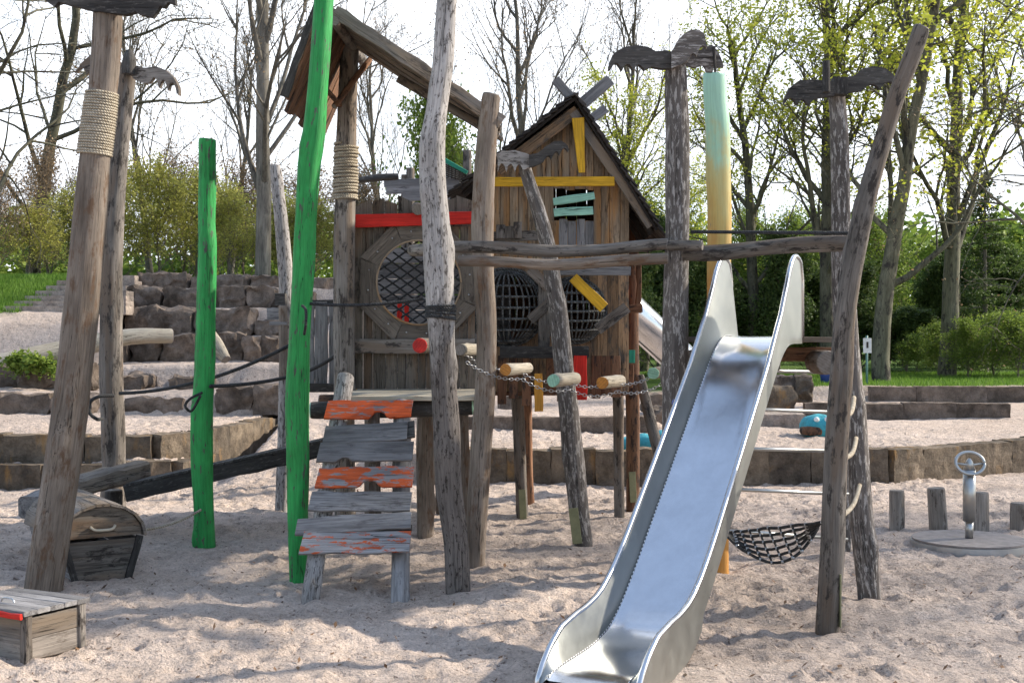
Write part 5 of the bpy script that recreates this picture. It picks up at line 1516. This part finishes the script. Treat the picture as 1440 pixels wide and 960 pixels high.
def chain(mb, a, b_, sg, link=.042, r=.0038):
    a = V(a); b_ = V(b_); n = max(2, int((b_ - a).length / (link * .72)))
    pts = sag(a, b_, sg, n)
    for i in range(n):
        p, q = pts[i], pts[i + 1]; c = (p + q) / 2; t = (q - p).normalized()
        u = t.cross(V((0, 0, 1))).normalized(); w_ = t.cross(u)
        s = u if i % 2 else w_
        ring = [c + t * (link / 2) * math.cos(al) + s * (link * .3) * math.sin(al) for al in [j * 6.2832 / 8 for j in range(9)]]
        tube(mb, ring, r, 4)
chn = [P(650, 500, 10.9)] + [e[0].lerp(e[1], .5) + V((0, -.05, -.03)) for e in ends[2:]] + [P(945, 520, 11.9)]
for side, off in ((0, V((.04, -.13, -.05))), (1, V((0, .12, .02)))):
    mb = MB(280 + side)
    for i in range(len(chn) - 1): chain(mb, chn[i] + off, chn[i + 1] + off, .05)
    tag(mb.build('chain', M['bolt'], None, chn[0] + off), ['steel chain along the near ends of the hanging logs', 'steel chain along the far ends of the hanging logs'][side], 'chain')

# ---------------------------------------------------------------- ropes at left
def rope_obj(pts, r, label, name='rope', mat='brope', seed=290):
    mb = MB(seed); tube(mb, pts, r, 7); return tag(mb.build(name, M[mat], None, pts[0]), label, 'rope')
rope_obj(sag(P(168, 553, 14.2), P(410, 484, 13.6), .12), .02, 'long black rope from the second left post up towards the tall green pole')
rope_obj(sag(P(296, 543, 12.0), P(405, 530, 13.2), .02) + sag(P(405, 530, 13.2), P(472, 500, 12.5), .03)[1:], .019, 'black rope from the short green pole to the tower post')
rope_obj(smooth_path([P(160, 556, 14.1), P(140, 557, 14.0), P(127, 565, 14.0), P(126, 580, 14.0), P(136, 589, 14.0), P(144, 588, 14.1)], 6), .02, 'black rope loop on the left side of the second left post')
rope_obj(smooth_path([P(284, 552, 11.9), P(268, 560, 11.8), P(261, 568, 11.8), P(262, 574, 11.8), P(270, 577, 11.9), P(282, 556, 11.85)], 6), .013, 'small black rope loop on the short green pole')
rope_obj(sag(P(283, 716, 11.95), P(186, 745, 11.6), .05), .012, 'thin grey rope from the foot of the short green pole to the chest', mat='rope')
rope_obj(sag(P(436, 427, 10.5), P(596, 420, 10.6), .03) + [P(622, 445, 9.8)], .014, 'black rope from the tall green pole to the crooked post')

# ---------------------------------------------------------------- beams and gangplank at left
mb = MB(300); board(mb, P(40, 714, 11.7), P(112, 688, 12.6), (0, 0, 1), .20, .22, rough=.012, ch=.03); tag(mb.build('balance_beam', M['tread'], None, P(60, 705, 12)), 'grey squared balance beam with a dark sawn end at far left', 'beam', 'squared balance beams')
mb = MB(301); board(mb, P(98, 686, 12.3), P(200, 660, 13.2), (0, 0, 1), .19, .22, rough=.02, ch=.03); tag(mb.build('balance_beam', M['plank'], None, P(150, 675, 12.7)), 'lighter split squared beam resting between roped post and gangplank', 'beam', 'squared balance beams')
mb = MB(302); a, b_ = P(176, 694, 12.6), P(452, 632, 12.9)
GPk = thing('gangplank', 'dark narrow gangplank sloping up from the balance beams to the tower', 'gangplank', tuple(a))
board(mb, a, b_, (0, 0, 1), .15, .05, rough=.006); mb.build('side_beam', M['black'], GPk)
mb = MB(303); k_ = 22
for i in range(k_):
    c = a.lerp(b_, (i + .5) / k_) + V((0, .2, .085)); dx = (b_ - a) / k_ * .46
    board(mb, c - V((0, .23, 0)), c + V((0, .23, 0)), dx, dx.length * 2, .022, rough=.003)
mb.build('treads', M['black'], GPk)
mb = MB(304); board(mb, a + V((0, .42, 0)), b_ + V((0, .42, 0)), (0, 0, 1), .14, .05); mb.build('side_beam', M['black'], GPk)
mb = MB(305); log(mb, [P(160, 730, 13.0), P(160, 690, 13.0)], .09, n=12); mb.build('support', [M['black'], M['e_grey']], GPk)

# ---------------------------------------------------------------- round-lidded chest
C0 = V((-3.56, 10.38, 0)); e_ = V((.84, .54, 0)).normalized(); l_ = V((-.54, .84, 0)).normalized()
CT = thing('treasure_chest', 'dark wooden barrel lidded chest half sunk in the sand', 'chest', tuple(C0))
Wc, Lc = .46, 1.15; zt_ = .33; fl = .08
def cp_(u, v, z): return C0 + e_ * u + l_ * v + V((0, 0, z))
def hull(mb, v0, v1, mi=0):
    pass
for nm, v in (('end_panel', 0.0), ('end_panel', Lc)):
    mb = MB(310 + int(v * 9))
    for k in range(3):
        z0 = -.06 + k * .125; z1 = z0 + .121; f0 = fl * z0 / zt_; f1 = fl * z1 / zt_
        extr(mb, [cp_(-f0, v, z0), cp_(Wc + f0, v, z0), cp_(Wc + f1, v, z1), cp_(-f1, v, z1)], l_ * .03, L=e_); mb.off = mb.off + V((.4, 1.3, .7))
    mb.build(nm, M['grey'], CT)
for sgn, u0 in ((-1, 0), (1, Wc)):
    mb = MB(313 + sgn)
    for k in range(3):
        z0 = -.06 + k * .125; z1 = z0 + .121; f0 = sgn * fl * z0 / zt_; f1 = sgn * fl * z1 / zt_
        board(mb, cp_(u0 + (f0 + f1) / 2, 0, (z0 + z1) / 2), cp_(u0 + (f0 + f1) / 2, Lc, (z0 + z1) / 2), cp_(u0 + f1, 0, z1) - cp_(u0 + f0, 0, z0), .12, .03)
    mb.build('side_panel', M['tread'], CT)
mb = MB(316)
for (u, v) in ((-.0, -.012), (Wc, -.012)):
    sg = -1 if u == 0 else 1
    board(mb, cp_(u - sg * .02 + sg * -.015, v, -.08), cp_(u + sg * fl, v, zt_), e_, .055, .035)
mb.each('corner_post', M['black'], CT)
lid = thing('lid_holder', '', '', (0, 0, 0)); bpy.data.objects.remove(lid)
mb = MB(317); cu = Wc / 2; Rl = Wc / 2 + fl + .03; n = 9
for i in range(n):
    a0 = math.pi * i / n; a1 = math.pi * (i + 1) / n; am = (a0 + a1) / 2; hs = .78
    pm = lambda v: cp_(cu + Rl * math.cos(am), v, zt_ + .01 + Rl * hs * math.sin(am))
    board(mb, pm(-.05), pm(Lc + .05), (cp_(cu + Rl * math.cos(a1), 0, zt_ + Rl * hs * math.sin(a1)) - cp_(cu + Rl * math.cos(a0), 0, zt_ + Rl * hs * math.sin(a0))), Rl * .345, .022)
ld = mb.build('lid', M['plank'], CT)
mb = MB(318)
pts = [cp_(cu + Rl * .95 * math.cos(a), 0, zt_ + .01 + Rl * .95 * .78 * math.sin(a)) for a in [math.pi * i / 14 for i in range(15)]]
extr(mb, [p - l_ * .02 for p in pts], l_ * .025, L=e_); mb.build('lid_end', M['wall'], CT)
mb = MB(319); tube(mb, smooth_path([cp_(cu - .1, -.03, zt_ + .10), cp_(cu - .06, -.06, zt_ + .075), cp_(cu + .06, -.06, zt_ + .075), cp_(cu + .1, -.03, zt_ + .10)], 5), .012, 7); mb.build('handle', M['pine'], CT)

# ---------------------------------------------------------------- front-left box
B0 = V((P(37, 0, 7.85).x, 7.85, 0)); e1 = V((.49, .87, 0)).normalized(); e2 = V((-.87, .49, 0)).normalized()
BX = thing('sand_box_seat', 'low weathered plank box with a red edged lid in the front left corner', 'box', tuple(B0))
def bp(u, v, z): return B0 + e1 * u + e2 * v + V((0, 0, z))
W1, W2 = .42, .62
for nm, f in (('side', lambda s, z: (bp(s, 0, z))), ('side', lambda s, z: bp(0, s * W2 / W1, z)), ('side', lambda s, z: bp(s, W2, z)), ('side', lambda s, z: bp(W1, s * W2 / W1, z))):
    mb = MB(320 + BX.name.__len__() + int(f(0, 0).x * 100) % 50)
    board(mb, f(.02, .06), f(W1 - .02, .06), (0, 0, 1), .135, .025); board(mb, f(.02, .195), f(W1 - .02, .195), (0, 0, 1), .13, .025)
    mb.build(nm, M['plank'], BX)
for (u, v) in ((0, 0), (W1, 0), (0, W2), (W1, W2)):
    mb = MB(330 + int(u * 10 + v * 20)); board(mb, bp(u - .0, v, -.1), bp(u, v, .275), e1, .055, .055, rough=.004); mb.build('corner_post', M['grey'], BX)
mb = MB(340)
for k in range(5): board(mb, bp(.0 + k * .105, -.035, .295), bp(.0 + k * .105, W2 + .04, .295), e1, .104, .03, rough=.006)
ldb = mb.build('lid', M['tread'], BX)
mb = MB(341); board(mb, bp(-.062, -.03, .283), bp(-.062, W2, .283), (0, 0, 1), .035, .02); mb.build('red_edge', M['red'], ldb)
mb = MB(342); tube(mb, smooth_path([bp(.1, .35, .31), bp(.1, .33, .335), bp(.1, .25, .335), bp(.1, .23, .31)], 4), .006, 6); mb.build('handle', M['bolt'], ldb)

# ---------------------------------------------------------------- net hammock
mb = MB(350); A1, A2 = P(1020, 742, 10.35), P(1020, 760, 10.4); B1, B2 = P(1152, 728, 9.0), P(1168, 735, 9.3)
lines = []
for k in range(6):
    f = k / 5
    a = P(1022, 748, 10.4).lerp(P(1020, 752, 10.2), f); b_ = P(1154, 734, 9.0) .lerp(P(1150, 742, 9.6), f)
    sgk = .05 + .14 * f
    off = V((0, (.5 - f) * .55, 0))
    q = [p + V((0, 0, .012 * mnoise.noise(p * 9 + V((k, 0, 0))))) for p in sag(a, b_, sgk, 18)]
    q = [p + off * math.sin(math.pi * i / 18) for i, p in enumerate(q)]
    lines.append(q); tube(mb, q, .012, 6)
for i in range(2, 17, 2):
    tube(mb, [l[i] for l in lines], .009, 5)
HN = thing('net_hammock', 'small sagging black rope net slung between ochre pole and ladder post', 'net', tuple(A1))
mb.build('net', M['brope'], HN)
mb = MB(351)
for l in lines:
    for i in range(2, 17, 2): tube(mb, [l[i] - V((.012, 0, 0)), l[i] + V((.012, 0, 0))], .016, 6)
mb.each('clip', M['galv'], HN)
mb = MB(352); chain(mb, P(1008, 735, 10.4), lines[0][0], .01, .04); chain(mb, lines[0][-1], P(1166, 728, 8.9), 0, .04); mb.build('chain', M['bolt'], HN)

# ---------------------------------------------------------------- spinner
SC = P(1363, 770, 12.1); SC.z = 0
SN = thing('spinner', 'round standing spinner disc with steel column and hand wheel', 'spinner', tuple(SC))
mb = MB(360); tube(mb, [SC + V((0, 0, -.1)), SC + V((0, 0, .055))], .53, 56, smooth=False); mb.build('disc_rim', M['galv'], SN)
mb = MB(361); tube(mb, [SC + V((0, 0, .058)), SC + V((0, 0, .075))], .522, 56, smooth=False); mb.build('platform', M['rubber'], SN)
mb = MB(362); tube(mb, [SC + V((0, 0, .07)), SC + V((0, 0, .24))], .038, 20); tube(mb, [SC + V((0, 0, .24)), SC + V((0, 0, .72))], .058, 24)
tube(mb, [SC + V((0, 0, .72)), SC + V((0, 0, .80)), SC + V((0, 0, .83))], [.058, .03, .012], 24); mb.build('column', M['steel_r'], SN)
mb = MB(363); cw = SC + V((0, -.02, .785)); tl = .35
pts = [cw + V((.135 * math.cos(a), -.135 * math.sin(a) * math.sin(tl) * -1, .10 * math.sin(a))) for a in [i * 6.2832 / 40 for i in range(41)]]
tube(mb, pts, .016, 9); tube(mb, [pts[0], cw + V((0, 0, -.02)), pts[20]], .01, 6); mb.build('hand_wheel', M['steel_r'], SN)
# stumps
M['stump'] = wood('wood_stump', (.17, .145, .12), (.36, .32, .28), patch=(.10, .08, .065), pth=(.54, .62), vary=.2)
for k, (x, t, r, lb) in enumerate([(1261, 690, 10.5, 'leftmost wooden stump left of the spinner'), (1321, 687, 12.5, 'thick leaning stump just left of the spinner column'), (1379, 693, 11.5, 'grey stump half hidden behind the spinner column'), (1434, 708, 12.5, 'low stump at the right edge of the photo')]):
    mb = MB(370 + k); dd = 13.25; b_ = V((P(x, 0, dd).x, dd, -.15)); tp = P(x - (5 if k == 1 else 0), t, dd)
    log(mb, [b_, b_.lerp(tp, .5), tp], r * dd / F, n=20, rough=.05, step=.05)
    tag(mb.build('wooden_stump', [M['stump'], M['e_grey']], None, b_), lb, 'stump', 'stepping stumps by the spinner')

# ---------------------------------------------------------------- small far things
mb = MB(380); c = V((P(1148, 0, 19.6).x, 19.6, .45))
FT = thing('play_figure', 'turquoise rounded animal head with brown mouth seen between the ladder rungs', 'play figure', tuple(c))
rock(mb, c + V((.05, .1, .12)), (.46, .45, .34), .2, .05, n=(10, 10, 8), round_=.8); o = mb.build('head', M['turq'], FT)
mb = MB(381); rock(mb, c + V((-.1, -.08, .08)), (.30, .22, .13), .1, .05, n=(8, 6, 5), round_=.5); mb.build('muzzle', M['redbrown'], FT)
for sx_ in (-.02, .14):
    mb = MB(382); rock(mb, c + V((sx_, -.1, .25)), (.07, .07, .07), 0, 0, n=(6, 6, 6), round_=1); mb.build('eye', M['white'], FT)
mb = MB(385); c = V((P(905, 0, 17.6).x, 17.6, .42))
FT2 = thing('play_figure', 'low turquoise humped figure behind the playhouse brace', 'play figure', tuple(c))
for dx, sx_, sz_ in ((-.2, .22, .2), (.02, .28, .26), (.27, .22, .34)):
    mb = MB(386 + int(dx * 10)); rock(mb, c + V((dx, .05, .06)), (sx_ * 1.15, .3, sz_), 0, .04, n=(8, 8, 7), round_=.85); mb.build('hump', M['turq'], FT2)
SG = thing('sign', 'small white notice on a thin green post beside the thick tree', 'sign', (P(1219, 0, 31).x, 31, .77))
mb = MB(390); q = V((P(1219, 0, 31).x, 31, .77)); tube(mb, [q - V((0, 0, .2)), q + V((0, 0, 1.2))], .028, 8); mb.build('post', M['postgreen'], SG)
mb = MB(391); board(mb, q + V((0, -.04, .78)), q + V((0, -.04, 1.14)), (1, 0, 0), .20, .012, rough=0); pn = mb.build('panel', M['white'], SG)
mb = MB(392); board(mb, q + V((0, -.052, .9)), q + V((0, -.052, 1.05)), (1, 0, 0), .05, .005, rough=0); mb.build('pictogram', M['black'], pn)
BN = thing('litter_bin', 'small dark blue litter bin on the lawn behind the ladder', 'bin', (P(1162, 0, 32).x, 32, .78))
q = V((P(1163, 0, 32).x, 32, .78)); mb = MB(393); tube(mb, [q, q + V((0, 0, .05)), q + V((0, 0, .42))], [.12, .16, .17], 16); mb.build('body', M['blue'], BN)
mb = MB(394); tube(mb, [q + V((0, 0, .42)), q + V((0, 0, .46)), q + V((0, 0, .5))], [.18, .18, .08], 16); mb.build('lid', M['blue'], BN)
# ---------------------------------------------------------------- light, sky, camera
SUN = V((.93, .31, .60)).normalized()
el = math.asin(SUN.z); az = math.atan2(SUN.x, SUN.y)
sd = bpy.data.lights.new('sun', 'SUN'); sd.energy = 5.0; sd.angle = R(1.4); sd.color = (1, .91, .78)
so = bpy.data.objects.new('sun', sd); col.objects.link(so)
so.rotation_euler = (-SUN).to_track_quat('-Z', 'Y').to_euler()
w = bpy.data.worlds.new('World'); sc.world = w; w.use_nodes = True
nt = w.node_tree; nt.nodes.clear()
out = N(nt, 'ShaderNodeOutputWorld'); bg = N(nt, 'ShaderNodeBackground'); bg.inputs[1].default_value = .12
sky = N(nt, 'ShaderNodeTexSky', sky_type='NISHITA'); sky.sun_disc = False; sky.sun_elevation = el; sky.sun_rotation = az
sky.air_density = 1.2; sky.dust_density = 1.0; sky.ozone_density = 1.2
tc = N(nt, 'ShaderNodeTexCoord').outputs['Generated']
mp = mapped(nt, tc, (1.4, 1.4, 4.0))
cn = nz(nt, mp, 1.6, 7, .58, .3)
sx = N(nt, 'ShaderNodeSeparateXYZ'); lk(nt, tc, sx.inputs[0])
# thin bright cloud over the horizon ahead (+y), clearer overhead and behind
hb = ramp(nt, sx.outputs[1], [(0.0, 0.0), (.7, .24)])
hz_ = ramp(nt, sx.outputs[2], [(.35, .22), (.75, .0)])
a0 = N(nt, 'ShaderNodeMath', operation='ADD'); lk(nt, cn, a0.inputs[0]); lk(nt, hb, a0.inputs[1])
a1 = N(nt, 'ShaderNodeMath', operation='ADD'); lk(nt, a0.outputs[0], a1.inputs[0]); lk(nt, hz_, a1.inputs[1])
ad = N(nt, 'ShaderNodeMath', operation='SUBTRACT'); lk(nt, a1.outputs[0], ad.inputs[0]); ad.inputs[1].default_value = .2
cf = ramp(nt, ad.outputs[0], [(.52, .0), (.80, 1.0)])
base = mix(nt, .38, sky.outputs[0], (4.6, 5.9, 8.4))
c = mix(nt, cf, base, (9.4, 9.9, 10.7))
lk(nt, c, bg.inputs[0]); lk(nt, bg.outputs[0], out.inputs[0])
cam = bpy.data.cameras.new('camera'); co = bpy.data.objects.new('camera', cam); col.objects.link(co)
co.location = (0, 0, H); co.rotation_euler = (R(90), 0, 0)
cam.sensor_width = 36; cam.lens = 36 * F / 1440; cam.shift_y = -(480 - HZ) / 1440; cam.clip_end = 600; cam.clip_start = .1
sc.camera = co
sc.view_settings.view_transform = 'Standard'; sc.view_settings.look = 'None'; sc.view_settings.gamma = 1
sc.view_settings.use_curve_mapping = False; sc.view_settings.exposure = .74
sc.render.film_transparent = False
sc.cycles.use_adaptive_sampling = True; sc.cycles.adaptive_threshold = .02
sc.cycles.max_bounces = 4; sc.cycles.transparent_max_bounces = 4; sc.cycles.diffuse_bounces = 2; sc.cycles.glossy_bounces = 3
sc.cycles.sample_clamp_indirect = 6
for o in list(bpy.data.objects):
    if '_wo' in o: del o['_wo']
